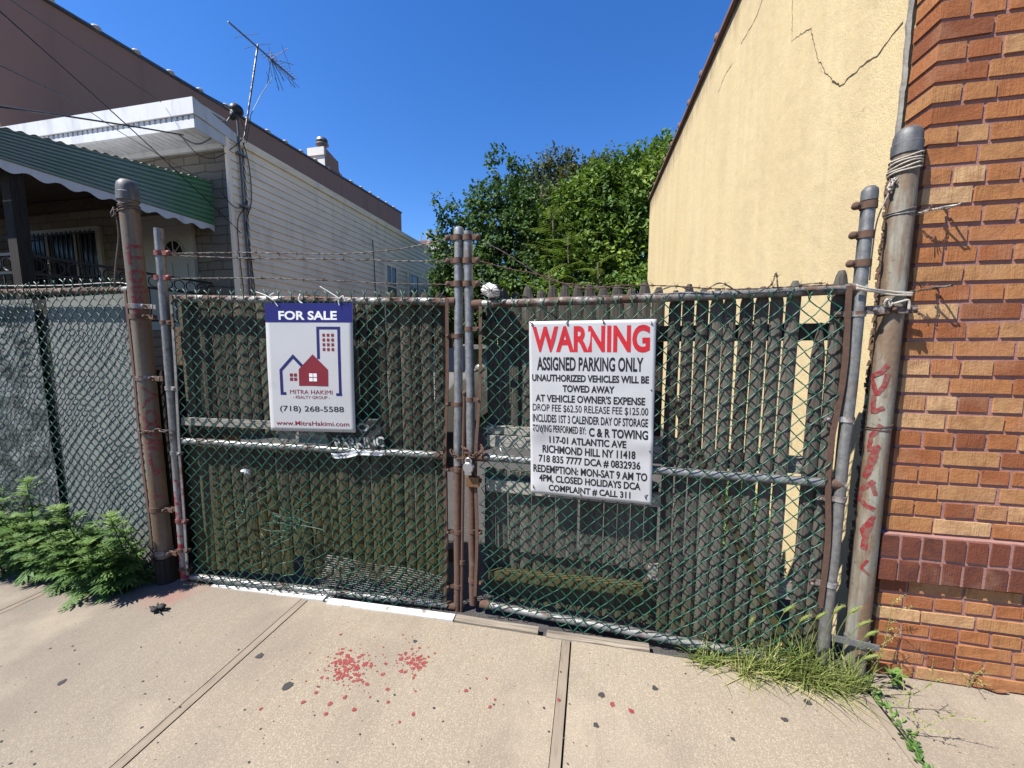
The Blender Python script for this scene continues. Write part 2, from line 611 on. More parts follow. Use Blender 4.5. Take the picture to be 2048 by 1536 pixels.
m = NM('siding', 0.62)
c = m.mix(m.noise(0.7, 5, m.pos((1, 1, 1))), (0.74, 0.60, 0.44), (0.88, 0.74, 0.56))
c = m.mix(m.math('MULTIPLY', m.ramp(m.noise(1.0, 5, m.pos((1, 1.2, 5)), 0.65), [(0.5, 0), (0.72, 1)]), 0.3), c, (0.25, 0.235, 0.205))
c = m.mix(m.math('MULTIPLY', m.ramp(m.noise(2.2, 6, m.pos((1, 1, 0.25))), [(0.55, 0), (0.7, 1)]), 0.3), c, (0.20, 0.19, 0.16))
m.color(c, 0.95)
m.bump(m.noise(1.0, 3, m.pos((1, 1.4, 18))), 0.12, 0.01)
M['siding'] = m.mat
m = NM('white_trim', 0.5)
c = m.mix(m.noise(3, 5), (0.62, 0.63, 0.65), (0.76, 0.76, 0.76))
c = m.mix(m.math('MULTIPLY', m.ramp(m.noise(1.0, 5, m.pos((5, 5, 0.8)), 0.65), [(0.5, 0), (0.72, 1)]), 0.5), c, (0.32, 0.32, 0.33))
m.color(c)
M['white_trim'] = m.mat

m = NM('stone_veneer', 0.9)  # stone tones lowered, putting the porch shade into the colour
br = m.n('ShaderNodeTexBrick')
br.inputs['Scale'].default_value = 1.0
br.inputs['Brick Width'].default_value = 0.62
br.inputs['Row Height'].default_value = 0.17
br.inputs['Mortar Size'].default_value = 0.012
br.inputs['Mortar Smooth'].default_value = 0.3
br.inputs['Color1'].default_value = (0.14, 0.12, 0.095, 1)
br.inputs['Color2'].default_value = (0.09, 0.080, 0.066, 1)
br.inputs['Mortar'].default_value = (0.035, 0.032, 0.028, 1)
br.offset = 0.37
br.squash = 0.6
br.squash_frequency = 3
dn = m.n('ShaderNodeVectorMath', operation='ADD')
m.link(m.pos((1, 1, 1), (R(90), 0, 0)), dn.inputs[0])
m.link(m.mix(1.0, m.mix(m.noise(2.2, 4), (0, 0, 0), (0.11, 0.11, 0)), (1, 1, 1), 'MULTIPLY'), dn.inputs[1])
m.link(dn.outputs[0], br.inputs['Vector'])
m.link(m.mix(m.noise(7, 5), br.outputs['Color'], m.mix(0.5, br.outputs['Color'], (0.16, 0.125, 0.085))), m.b.inputs['Base Color'])
m.bump(m.math('ADD', m.math('MULTIPLY', br.outputs['Fac'], -1.0), m.math('MULTIPLY', m.noise(20, 5), 0.6)), 0.8, 0.025)
M['stone_veneer'] = m.mat

m = NM('awning_green', 0.42, 0.1, 0.5)
m.color(m.mix(m.ramp(m.math('ADD', m.math('MULTIPLY', m.xyz(1), 0.1), m.math('MULTIPLY', m.noise(0.9, 2), 0.6)), [(0.78, 0), (1.0, 1)]), m.mix(m.noise(1.5, 3), (0.21, 0.30, 0.285), (0.28, 0.385, 0.35)), (0.10, 0.27, 0.13)))
M['awning_green'] = m.mat
m = NM('brown_stucco', 0.9, spec=0.15)
c = m.mix(m.noise(0.35, 6, m.pos((1, 1, 0.7))), (0.345, 0.195, 0.150), (0.405, 0.240, 0.185))
c = m.mix(m.math('MULTIPLY', m.ramp(m.noise(1.0, 5, m.pos((1, 1.5, 0.1))), [(0.5, 0), (0.75, 1)]), 0.35), c, (0.22, 0.125, 0.10))
m.color(c)
m.bump(m.noise(30, 4), 0.2, 0.01)
M['brown_stucco'] = m.mat

plain('door_white', (0.40, 0.38, 0.33), 0.5, var=0.06, scale=3)  # white dulled so its colour carries the porch shade
plain('iron_black', (0.016, 0.016, 0.017), 0.5, 0.3)
m = NM('glass_dark', 0.18, 0.0, 0.4)
m.color((0.010, 0.011, 0.012))
M['glass_dark'] = m.mat
plain('curtain', (0.35, 0.34, 0.31), 0.9, scale=8)
plain('coping_brown', (0.20, 0.105, 0.075), 0.85, var=0.3, scale=12, bump=0.3)
plain('coping_red', (0.36, 0.135, 0.085), 0.8, var=0.3, scale=12)
plain('coping_pale', (0.55, 0.47, 0.40), 0.75, var=0.2, scale=10)
plain('caulk_grey', (0.23, 0.215, 0.19), 0.85, var=0.35, scale=14, bump=0.7)
plain('crust_brown', (0.16, 0.095, 0.06), 0.95, var=0.6, scale=40, bump=1.0)
plain('crack_dark', (0.07, 0.045, 0.022), 0.95, var=0.3, scale=60)
plain('cable_black', (0.015, 0.015, 0.016), 0.5)
plain('cable_grey', (0.20, 0.20, 0.20), 0.5)
plain('rope_pale', (0.44, 0.40, 0.34), 0.9, var=0.3, scale=90, bump=0.6)
plain('tie_white', (0.74, 0.74, 0.72), 0.45, var=0.05)
plain('bag_white', (0.80, 0.79, 0.77), 0.5, var=0.06, scale=10)
plain('lock_silver', (0.50, 0.51, 0.53), 0.32, 0.75, var=0.1)
plain('brass_old', (0.20, 0.105, 0.045), 0.6, 0.4, var=0.4, scale=60)
plain('chimney_white', (0.70, 0.69, 0.66), 0.85, var=0.12, scale=3, bump=0.5)
plain('car_taupe', (0.30, 0.285, 0.255), 0.28, 0.35, var=0.04, scale=2, spec=0.6)
plain('car_navy', (0.010, 0.018, 0.045), 0.2, 0.2, var=0.1, scale=2, spec=0.7)
m = NM('car_glass', 0.05, 0.0, 0.8)
m.color((0.02, 0.04, 0.085))
M['car_glass'] = m.mat
plain('tyre', (0.015, 0.015, 0.015), 0.9)
plain('chrome', (0.6, 0.6, 0.62), 0.15, 0.9, var=0.05)
plain('lamp_lens', (0.75, 0.75, 0.75), 0.1, 0.2, var=0.05, spec=0.8)
plain('far_wall', (0.40, 0.38, 0.36), 0.9, scale=1.0)
plain('far_brick', (0.22, 0.11, 0.085), 0.9, scale=1.0)
plain('debris_dark', (0.012, 0.012, 0.013), 0.75, var=0.5, scale=60)
plain('gum_dark', (0.045, 0.042, 0.042), 0.85, var=0.35, scale=60)
plain('dead_leaf', (0.20, 0.085, 0.035), 0.85, var=0.3, scale=60)
plain('bark', (0.07, 0.055, 0.042), 0.95, var=0.4, scale=20, bump=0.8)

m = NM('spray_red', 0.6)
m.color(m.mix(m.ramp(m.noise(60, 5), [(0.44, 0), (0.60, 1)]), (0.22, 0.018, 0.022), (0.17, 0.085, 0.065)))
M['spray_red'] = m.mat
m = NM('splat_red', 0.95, spec=0.1)
m.color(m.mix(m.ramp(m.noise(160, 3), [(0.4, 0), (0.7, 1)]), (0.26, 0.040, 0.045), (0.30, 0.115, 0.10)))
M['splat_red'] = m.mat
m = NM('red_worn', 0.6, 0.1)
m.color(m.mix(m.ramp(m.noise(22, 6, None, 0.7), [(0.42, 0), (0.54, 1)]), (0.26, 0.018, 0.03), (0.25, 0.245, 0.24)))
M['red_worn'] = m.mat
m = NM('sign_sheet', 0.38, 0.0, 0.5)
c = m.mix(m.ramp(m.noise(6, 6), [(0.62, 0), (0.75, 1)]), (0.51, 0.51, 0.52), (0.44, 0.435, 0.43))
c = m.mix(m.math('MULTIPLY', m.ramp(m.noise(1.0, 5, m.pos((50, 50, 10))), [(0.66, 0), (0.74, 1)]), 0.4), c, (0.42, 0.41, 0.40))
m.color(c)
M['sign_sheet'] = m.mat
plain('sign_blue', (0.006, 0.004, 0.135), 0.4, var=0.1, scale=6)
plain('ink_navy', (0.010, 0.008, 0.12), 0.45, var=0.05)
plain('ink_maroon', (0.20, 0.010, 0.022), 0.45, var=0.08)
plain('ink_black', (0.012, 0.012, 0.014), 0.45, var=0.1)
plain('ink_red', (0.52, 0.016, 0.024), 0.42, var=0.06)
plain('ink_white', (0.80, 0.80, 0.80), 0.45, var=0.05)
m = NM('ink_white_worn', 0.6)
m.color(m.mix(m.ramp(m.noise(40, 5), [(0.48, 0), (0.6, 1)]), (0.52, 0.52, 0.50), (0.16, 0.15, 0.14)))
M['ink_white_worn'] = m.mat
plain('sign_black', (0.018, 0.016, 0.016), 0.7, var=0.5, scale=40)


def leafmat(name, a, b, c3, trans=0.25, rough=0.62):
    m = NM(name, rough, 0, 0.25)
    t = m.tint()
    cc = m.ramp(t, [(0.0, a), (0.55, b), (1.0, c3)])
    m.color(cc, 0.85)
    out = m.nt.nodes['Material Output']
    tr = m.n('ShaderNodeBsdfTranslucent')
    m.link(m.mix(1.0, m.mix(0.5, cc, (c3[0], c3[1] * 1.2, c3[2] * 0.5)), (0.75, 0.75, 0.75), 'MULTIPLY'), tr.inputs['Color'])
    ms = m.n('ShaderNodeMixShader')
    ms.inputs[0].default_value = trans
    m.link(m.b.outputs[0], ms.inputs[1])
    m.link(tr.outputs[0], ms.inputs[2])
    m.link(ms.outputs[0], out.inputs['Surface'])
    M[name] = m.mat


leafmat('leaf_maple', (0.026, 0.055, 0.014), (0.056, 0.110, 0.025), (0.10, 0.17, 0.036))
leafmat('leaf_bright', (0.036, 0.080, 0.014), (0.085, 0.155, 0.024), (0.18, 0.255, 0.036))
leafmat('leaf_ailanthus', (0.060, 0.105, 0.022), (0.12, 0.19, 0.040), (0.22, 0.28, 0.075))
leafmat('leaf_reddish', (0.045, 0.065, 0.022), (0.085, 0.105, 0.040), (0.15, 0.135, 0.070))
leafmat('leaf_weed', (0.036, 0.085, 0.020), (0.075, 0.15, 0.033), (0.15, 0.235, 0.058), 0.22)
leafmat('grass_green', (0.060, 0.095, 0.022), (0.16, 0.21, 0.050), (0.42, 0.38, 0.16), 0.25)
leafmat('grass_dry', (0.20, 0.16, 0.07), (0.34, 0.27, 0.13), (0.42, 0.35, 0.18), 0.2)

# ------------------------------------------------------------------ the setting: ground, road, sidewalk
b = MB()
b.box((-260, -200, -0.40), (260, 300, -0.10))
tag(b.build('ground', M['asphalt']), kind='structure')
b = MB()
b.box((-60, -14, -0.30), (60, -2.95, -0.085))
tag(b.build('road', M['asphalt']), kind='structure')
b = MB()
b.grid(lambda u, v: V(-6.9 + 8.2 * u, 1.84 + 18.2 * v, -0.032 + 0.012 * noise.noise(V(u * 9, v * 20, 0))), 30, 60)
tag(b.build('driveway', M['asphalt'], smooth='all'), kind='structure')
b = MB()
b.grid(lambda u, v: V(-12.5 + 10.1 * u, 1.80 + 0.6 * v, -0.02 + 0.035 * noise.noise(V(u * 40, v * 3, 2))), 80, 6)
tag(b.build('planting_strip', M['soil'], smooth='all'), kind='structure')

XJ = [-12.4, -10.87, -9.34, -7.8, -6.27, -4.73, -3.19, -1.60, -0.075, 1.20, 2.74, 4.28, 5.82, 7.36]
YJ = [-2.80, -1.26, 0.28, 1.822]
b = MB()
b.mi = 2
b.box((-12.5, -2.95, -0.12), (7.5, 1.815, -0.012))
for i in range(len(XJ) - 1):
    for j in range(len(YJ) - 1):
        xa, xb, ya, yb = XJ[i], XJ[i + 1], YJ[j] + 0.003, YJ[j + 1]
        if i >= 9:
            yb = 1.91 if j == 2 else yb
        elif i < 5 and j == 2:
            yb = 1.80
        b.mi = 0
        n = 10
        b.tint = random.random() if not (i in (7, 8) and j == 2) else (0.2 if i == 7 else 0.05)
        lead = 0.003
        b.grid(lambda u, v: V(xa + lead + (xb - 0.047 - xa - lead) * u, ya + (yb - ya) * v, 0.0), n, n)
        b.mi = 1
        b.grid(lambda u, v: V(xb - 0.0445 + 0.0395 * u, ya + (yb - ya) * v, -0.0015 + 0.001 * noise.noise(V(v * 9, xb, 4))), 1, 14)
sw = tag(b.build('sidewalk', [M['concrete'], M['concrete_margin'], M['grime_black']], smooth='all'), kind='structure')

# ------------------------------------------------------------------ brick and stucco building on the right
bb = thing('brick_building', 'orange brick building with a tall pale yellow stucco side wall', 'building', (1.27, 1.91, 0))
XB, YB = 1.272, 1.908
MB_ = MB()
MB_.box((XB + 0.007, YB + 0.007, -0.05), (7.0, 2.046, 4.62))
MB_.build('mortar_bed', M['mortar'], bb)
b = MB()


def brick_row(z0, h, length, first, proj=0.0, dark=False):
    x = XB - proj
    k = 0
    pz = 0.0165 if not dark else 0.016
    while x < 6.9:
        L = first if k == 0 else length * rnd(0.955, 1.03)
        t = random.random()
        b.tint = rnd(0.905, 1.0) if dark else min(0.86, max(0.0, random.gauss(0.45, 0.23)))
        dy = rnd(-0.0022, 0.0022)
        y1 = 2.041 if k == 0 else 1.99
        b.box((x, YB - proj + dy, z0 + pz / 2 + rnd(-.001, .001)), (x + L, y1 - (0.0 if k else 0), z0 + h - pz / 2 + rnd(-.001, .001)), 0.0016)
        x += L + (rnd(0.011, 0.017) if not dark else 0.016)
        k += 1


z = 0.0
for r in range(7):
    if r % 2 == 0:
        brick_row(z - 0.0, 0.0664, 0.193, 0.098 if r in (2, 6) else 0.16)
    else:
        brick_row(z, 0.0664, 0.094, 0.092)
    z += 0.0664
brick_row(0.465, 0.108, 0.062, 0.062, 0.027, True)
brick_row(0.573, 0.108, 0.062, 0.062, 0.027, True)
z = 0.681
for r in range(52):
    if r % 2 == 0:
        brick_row(z, 0.0755, 0.193, 0.165)
    else:
        brick_row(z, 0.0755, 0.094, 0.09)
    z += 0.0755
b.build('brick_facade', M['brick'], bb)
b = MB()          # pink mortar of the projecting band
b.box((XB - 0.021, YB - 0.021, 0.470), (6.9, YB + 0.02, 0.678))
b.build('band_mortar', M['mortar'], bb)
b = MB()
XS = 1.268
b.hexa([V(XS, 2.062, -0.1), V(7, 2.062, -0.1), V(7, 10.1, -0.1), V(XS, 10.1, -0.1), V(XS, 2.062, 4.60), V(7, 2.062, 4.60), V(7, 10.1, 4.88), V(XS, 10.1, 4.88)])
b.build('stucco_wall', M['stucco'], bb)
b = MB()


def topz(y):
    return 4.60 + 0.28 * (y - 2.06) / 8.04


pr = [(-0.03, 0.003), (-0.045, 0.02), (-0.045, 0.055), (0.0, 0.085), (0.30, 0.085), (0.30, 0.003)]
vs = []
for yy in (2.05, 10.12):
    vs += [V(XS + dx, yy, topz(yy) + dz) for dx, dz in pr]
b.add(vs, [(i, (i + 1) % 6, 6 + (i + 1) % 6, 6 + i) for i in range(6)] + [(5, 4, 3, 2, 1, 0), (6, 7, 8, 9, 10, 11)])
b.build('coping', M['coping_brown'], bb)
b = MB()
yy = 2.4
while yy < 10.1:
    b.sphere(V(XS - 0.035, yy, topz(yy) + 0.07), 0.042, 9, 6, (0.6, 0.9, 1.0))
    b.tint = random.random()
    yy += 0.62
b.build('coping_collar', M['coping_brown'], bb, smooth='all')
b = MB()
n = 60
def seam(u, v):
    z = 4.6 * v
    w = 0.030 + 0.012 * noise.noise(V(0, z * 6, 3)) + 0.006 * noise.noise(V(0, z * 30, 3))
    return V(XS - 0.006 - 0.012 * (1 - abs(2 * u - 1)) - 0.004 * noise.noise(V(u * 4, z * 25, 9)), 2.05 - 0.008 + w * u + 0.01 * noise.noise(V(1, z * 9, 8)), z)
b.grid(seam, 3, 220)
b.build('wall_seam', M['caulk_grey'], bb)
b = MB()
for i in range(420):
    z = 0.3 + 1.95 * random.random()
    c = V(XS - 0.004, 2.075 + rnd(-0.012, 0.02) + 0.012 * noise.noise(V(0, z * 7, 0)), z)
    b.tint = random.random()
    s = rnd(0.004, 0.012)
    b.box((c.x - 0.004 - s * 0.5, c.y - s * 0.6, c.z - s), (c.x + 0.006, c.y + s * 0.6, c.z + s), s * 0.4)
b.build('crumbling_edge', M['crust_brown'], bb)


def ribbon(pts, w, nrm, jit=0.0):
    out = []
    for i in range(len(pts)):
        a = pts[max(0, i - 1)]
        c = pts[min(len(pts) - 1, i + 1)]
        t = (c - a).normalized()
        s = t.cross(nrm).normalized()
        ww = w * rnd(0.45, 1.5)
        out.append((pts[i] + s * ww / 2, pts[i] - s * ww / 2))
    return out


def dense(pts, step, jit):
    out = []
    for i in range(len(pts) - 1):
        n = max(1, int((pts[i + 1] - pts[i]).length / step))
        for k in range(n):
            p = pts[i].lerp(pts[i + 1], k / n)
            out.append(p + V(0, rnd(-jit, jit), rnd(-jit, jit)))
    return out + [pts[-1]]


for px, w in (([(1585, -30), (1584, 80), (1622, 56)], 0.004), ([(1622, 56), (1634, 115), (1648, 140), (1665, 162)], 0.0045), ([(1665, 162), (1680, 170), (1688, 166), (1725, 130), (1740, 122), (1760, 105), (1785, 70), (1806, 44)], 0.0075),
              ([(1528, -10), (1512, 35), (1482, 87)], 0.007), ([(1466, 125), (1450, 150), (1436, 185)], 0.006)):
    b = MB()
    pts = dense([atX(x, y, XS - 0.0015) for x, y in px], 0.02, 0.006)
    rb = ribbon(pts, w, V(1, 0, 0))
    vs = [p for pr_ in rb for p in pr_]
    b.add(vs, [(2 * i, 2 * i + 2, 2 * i + 3, 2 * i + 1) for i in range(len(rb) - 1)])
    b.build('crack', M['crack_dark'], bb)

# ------------------------------------------------------------------ house with siding on the left
XH, YH, ZR = -7.0, 6.55, 5.52
hs_ = thing('siding_house', 'pale clapboard house with stone front and white overhanging cornice', 'house', (XH, YH, 0))
b = MB()
b.box((-13.0, YH + 0.03, -0.1), (XH - 0.03, 18.3, ZR - 0.06))
b.build('wall', M['siding'], hs_)
b = MB()
zc = 0.02
k = 0
while zc < ZR - 0.12:
    z1 = min(zc + 0.158, ZR - 0.06)
    pj = 0.028
    for (ya, yb, dz) in ((6.62, 6.93, -0.03), (6.95, 18.33, 0.0)):
        n = 1 if yb < 7 else 24
        def cl(u, v):
            y = ya + (yb - ya) * u
            w = 0.004 * noise.noise(V(y * 0.8, k * 1.7, 0))
            return V(XH + (pj if v < 0.5 else 0.002) + w * 0.5, y, (zc if v < 0.5 else z1) + dz + w)
        b.grid(cl, n, 1)
        b.grid(lambda u, v: V(XH + (0.0 if v < 0.5 else pj), ya + (yb - ya) * u, zc + dz + 0.001), n, 1)
    zc = z1
    k += 1
b.build('clapboard', M['siding'], hs_)
b = MB()
b.box((XH - 0.02, YH - 0.004, 0), (XH + 0.035, 6.618, 5.46))
b.build('corner_board', M['siding'], hs_)
b = MB()
b.box((XH - 0.02, 18.30, 0), (XH + 0.03, 18.40, ZR - 0.08))
b.build('corner_board', M['white_trim'], hs_)
b = MB()
b.box((-15.2, YH, -0.05), (XH - 0.022, YH + 0.025, 5.40))
b.build('stone_front', M['stone_veneer'], hs_)
# roof edge and cornice
b = MB()
b.box((-13.0, 6.3, ZR - 0.055), (XH - 0.01, 18.4, ZR - 0.02))
b.build('roof', M['cap_iron'], hs_)
b = MB()
b.hexa([V(XH - 0.005, 6.82, 5.40), V(XH + 0.055, 6.82, 5.40), V(XH + 0.055, 18.42, 5.38), V(XH - 0.005, 18.42, 5.38), V(XH - 0.005, 6.82, 5.54), V(XH + 0.07, 6.82, 5.54), V(XH + 0.07, 18.42, 5.54), V(XH - 0.005, 18.42, 5.54)])
b.build('roof_edge', M['siding'], hs_)
YF = 5.97
b = MB()
b.prism([V(XH, YF, 5.51), V(XH, YF, 5.775), V(XH, 6.82, 5.565), V(XH, 6.82, 5.395)], V(0.045, 0, 0))
b.box((-15.0, YF - 0.035, 5.51), (XH + 0.045, YF - 0.002, 5.78))
b.box((-15.0, YF, 5.735), (XH - 0.002, 6.6, 5.772))
b.build('fascia', M['white_trim'], hs_)
b = MB()
b.box((-15.0, YF + 0.015, 5.425), (XH - 0.01, YF + 0.05, 5.508))
b.box((-15.0, YF - 0.015, 5.285), (XH + 0.02, YF + 0.04, 5.423))
x = -14.95
while x < XH - 0.05:
    b.box((x, YF - 0.004, 5.428), (x + 0.075, YF + 0.013, 5.505))
    x += 0.125
b.prism([V(XH - 0.012, YF + 0.02, 5.285), V(XH - 0.012, YF + 0.02, 5.50), V(XH - 0.012, 6.6, 5.43), V(XH - 0.012, 6.6, 5.25)], V(0.03, 0, 0))
b.build('cornice', M['white_trim'], hs_)
b = MB()
x = -13.0
while x < XH - 0.06:
    b.box((x, YF + 0.04, 5.30), (x + 0.135, YH + 0.02, 5.318))
    b.box((x + 0.135, YF + 0.04, 5.309), (x + 0.15, YH + 0.02, 5.322))
    x += 0.15
b.build('soffit', M['white_trim'], hs_)
b = MB()
b.box((-12.9, YH - 0.06, 5.20), (XH - 0.03, YH - 0.003, 5.298))
b.build('frieze_board', M['white_trim'], hs_)
# side windows
for ya, yb in ((12.26, 13.10), (13.90, 14.88)):
    w = MB()
    for (y0, y1, z0, z1) in ((ya, ya + 0.09, 2.7, 4.22), (yb - 0.09, yb, 2.7, 4.22), (ya + 0.09, yb - 0.09, 4.12, 4.22), (ya + 0.09, yb - 0.09, 2.7, 2.8), (ya + 0.09, yb - 0.09, 3.42, 3.48)):
        w.box((XH + 0.0, y0, z0), (XH + 0.06, y1, z1))
    w.box((XH + 0.002, ya + 0.40, 3.48), (XH + 0.045, ya + 0.44, 4.12))
    wo = w.build('window', M['siding'], hs_)
    g = MB()
    g.box((XH + 0.0, ya + 0.092, 2.81), (XH + 0.03, yb - 0.092, 4.118))
    g.build('pane', M['glass_dark'], wo)
# front door
d = MB()
d.box((-9.30, YH - 0.07, 1.75), (-9.22, YH - 0.002, 4.06))
d.box((-7.98, YH - 0.07, 1.75), (-7.88, YH - 0.002, 4.06))
d.box((-9.22, YH - 0.07, 3.98), (-7.98, YH - 0.002, 4.06))
d.box((-9.22, YH - 0.05, 3.84), (-7.98, YH - 0.003, 3.978))
df = d.build('door_frame', M['door_white'], hs_)
d = MB()
d.box((-9.215, YH - 0.045, 1.76), (-8.87, YH - 0.003, 3.838))
d.build('side_panel', M['door_white'], hs_)
d = MB()
d.box((-8.85, YH - 0.035, 1.76), (-7.985, YH - 0.003, 3.838))
for (x0, x1) in ((-8.75, -8.47), (-8.36, -8.08)):
    d.box((x0, YH - 0.048, 2.65), (x1, YH - 0.0355, 3.1))
do = d.build('door', M['door_white'], hs_)
fan = [V(-8.41 + 0.27 * math.cos(a), YH - 0.0365, 3.28 + 0.29 * math.sin(a)) for a in [math.pi * i / 16 for i in range(17)]]
d = MB()
d.prism(fan, V(0, -0.006, 0))
d.build('fan_window', M['glass_dark'], do)
d = MB()
d.tube([p + V(0, -0.008, 0) for p in fan] + [fan[0] + V(0, -0.008, 0)], 0.022, 5)
d.tube([V(-8.41, YH - 0.045, 3.28), V(-8.41, YH - 0.045, 3.56)], 0.012, 5)
for a in (0.25 * math.pi, 0.75 * math.pi):
    d.tube([V(-8.41, YH - 0.045, 3.28), V(-8.41 + 0.25 * math.cos(a), YH - 0.045, 3.28 + 0.26 * math.sin(a))], 0.010, 5)
d.build('fan_frame', M['door_white'], do)
# barred front window
w = MB()
for (x0, x1, z0, z1) in ((-12.9, -12.78, 2.5, 3.96), (-10.42, -10.30, 2.5, 3.96), (-12.78, -10.42, 3.84, 3.96), (-11.9, -11.78, 2.5, 3.84), (-11.05, -10.95, 2.5, 3.84)):
    w.box((x0, YH - 0.06, z0), (x1, YH - 0.002, z1))
wo = w.build('window', M['door_white'], hs_)
g = MB()
g.box((-12.775, YH - 0.02, 2.5), (-10.425, YH - 0.003, 3.835))
g.build('pane', M['glass_dark'], wo)
g = MB()
x = -12.85
while x < -10.3:
    g.box((x, YH - 0.16, 2.45), (x + 0.022, YH - 0.138, 3.86))
    x += 0.135
g.box((-12.9, YH - 0.165, 3.80), (-10.3, YH - 0.135, 3.825))
g.box((-12.9, YH - 0.165, 2.9), (-10.3, YH - 0.135, 2.925))
g.build('security_bars', M['iron_black'], wo)
# porch floor, railing, awning and its corner post
YP = 3.78
b = MB()
b.box((-15.2, YP, -0.05), (-7.46, YH - 0.005, 1.70))
b.build('porch', M['stone_veneer'], hs_)
b = MB()
for z0 in (2.66, 2.42, 1.86):
    b.box((-13.0, YP + 0.04, z0), (-7.5, YP + 0.075, z0 + 0.035))
    b.box((-7.535, YP + 0.075, z0 + 0.002), (-7.5, 6.5, z0 + 0.037))
y = YP + 0.1
while y < 6.45:
    b.box((-7.526, y, 1.87), (-7.51, y + 0.016, 2.43))
    b.tube([V(-7.517, y + 0.10 + 0.09 * math.cos(a), 2.555 + 0.09 * math.sin(a)) for a in [math.pi * i / 7 for i in range(14)]], 0.009, 5, closed=True)
    y += 0.21
x = -12.9
while x < -7.6:
    b.box((x, YP + 0.05, 1.87), (x + 0.016, YP + 0.066, 2.43))
    b.tube([V(x + 0.1 + 0.09 * math.cos(a), YP + 0.058, 2.555 + 0.09 * math.sin(a)) for a in [math.pi * i / 7 for i in range(14)]], 0.009, 5, closed=True)
    x += 0.21
b.build('porch_railing', M['iron_black'], hs_)
XA = -7.4


def awtop(y):
    return 4.19 + 0.46 * (y - 3.72) / 2.88


aw = MB()


def awside(u, v):
    y = 3.5 + 3.08 * u
    z0 = 3.81
    z1 = awtop(y)
    ph = v * 9.5 * 2 * math.pi
    return V(XA + 0.020 * abs(math.sin(ph / 2)) ** 0.6 * 1.6, y, z0 + (z1 - z0) * v)


aw.grid(awside, 12, 114)
aw.prism([V(XA - 0.012, 3.5, 3.81), V(XA - 0.012, 3.5, awtop(3.5)), V(XA - 0.012, 6.53, awtop(6.53)), V(XA - 0.012, 6.53, 3.81)], V(0.008, 0, 0))
awo = aw.build('awning', M['awning_green'], hs_)
aw = MB()


def valance(u, v):
    y = 3.5 + 3.1 * u
    low = 3.70 - 0.028 * math.sin(2 * math.pi * y / 0.31)
    return V(XA + 0.005, y, 3.808 if v > 0.5 else low)


aw.grid(valance, 150, 1)
n = len(aw.v)
aw.grid(lambda u, v: valance(u, v) + V(-0.006, 0, 0), 150, 1)
aw.build('valance', M['white_trim'], awo)
aw = MB()
aw.grid(lambda u, v: V(-15.2 + (XA + 0.03 + 15.2) * v, 3.5 + 3.04 * u, awtop(3.5 + 3.04 * u) + 0.012 + 0.012 * math.sin(2 * math.pi * (3.5 + 3.04 * u) / 0.13)), 290, 1)
aw.grid(lambda u, v: V(-15.2 + (XA + 0.03 + 15.2) * v, 3.5 + 3.04 * u, awtop(3.5 + 3.04 * u) - 0.002 + 0.012 * math.sin(2 * math.pi * (3.5 + 3.04 * u) / 0.13)), 290, 1)
aw.build('awning_roof', M['white_trim'], awo)
b = MB()
y = 3.55
while y < 6.5:
    b.box((-15.1, y, awtop(y) - 0.075), (XA - 0.02, y + 0.125, awtop(y) - 0.055))
    y += 0.135
b.box((-15.1, 6.44, 4.30), (XA - 0.03, 6.53, 4.50))
b.box((-15.1, 3.56, 3.92), (XA - 0.03, 3.64, 4.06))
b.build('porch_ceiling', M['porch_wood'], hs_)
aw = MB()
aw.grid(lambda u, v: V(-15.2 + 7.78 * u, 3.47 - 0.022 * abs(math.sin(v * 15)) , 3.66 + 0.50 * v), 1, 60)
aw.build('sky_block_front', M['awning_green'], awo)  # awning front out of view, added to block sky light from the porch
b = MB()
b.box((-15.2, 3.6, 1.72), (-15.1, 6.54, 4.0))
b.build('sky_block_end_wall', M['stone_veneer'], hs_)  # unseen wall put in to keep sky light out and darken the porch
b = MB()
b.box((-7.62, 3.80, 1.70), (-7.46, 3.94, 4.02))
b.build('porch_post', M['char_wood'], hs_)

# ------------------------------------------------------------------ brown building behind the house
XBR = -13.03
br_ = thing('brown_building', 'large brown stucco building rising behind the white cornice house', 'building', (XBR, 6.5, 0))


def brz(y):
    return 9.62 + 0.66 * (y - 7.6) / 17.7


b = MB()
b.hexa([V(-30, 6.62, -0.1), V(XBR, 6.62, -0.1), V(XBR, 25.3, -0.1), V(-30, 25.3, -0.1), V(-30, 6.62, brz(6.5)), V(XBR, 6.62, brz(6.5)), V(XBR, 25.3, brz(25.3)), V(-30, 25.3, brz(25.3))])
b.build('wall', M['brown_stucco'], br_)
b = MB()
b.hexa([V(-13.5, 6.45, brz(6.45) + 0.002), V(XBR + 0.06, 6.45, brz(6.45) + 0.002), V(XBR + 0.06, 25.34, brz(25.34) + 0.002), V(-13.5, 25.34, brz(25.34) + 0.002),
        V(-13.5, 6.45, brz(6.45) + 0.09), V(XBR + 0.04, 6.45, brz(6.45) + 0.09), V(XBR + 0.04, 25.34, brz(25.34) + 0.09), V(-13.5, 25.34, brz(25.34) + 0.09)])
b.build('coping', M['cap_iron'], br_)
b = MB()
y = 6.8
while y < 25.2:
    b.sphere(V(XBR + 0.0, y, brz(y) + 0.10), 0.085, 8, 6, (1.2, 1.3, 0.9))
    y += 0.92
b.build('coping_collar', M['coping_pale'], br_, smooth='all')
b = MB()
cy0, cy1 = 17.68, 18.65
b.prism([V(XBR + 0.004, cy0 + 0.003, 9.6), V(XBR + 0.004, cy1 + 0.3, 9.7), V(XBR + 0.004, cy1 + 0.28, 10.12), V(XBR + 0.004, cy1 + 0.02, 10.30), V(XBR + 0.004, cy1, 10.74), V(XBR + 0.004, cy1 - 0.3, 10.80), V(XBR + 0.004, cy0 + 0.003, 10.98)], V(-0.9, 0, 0))
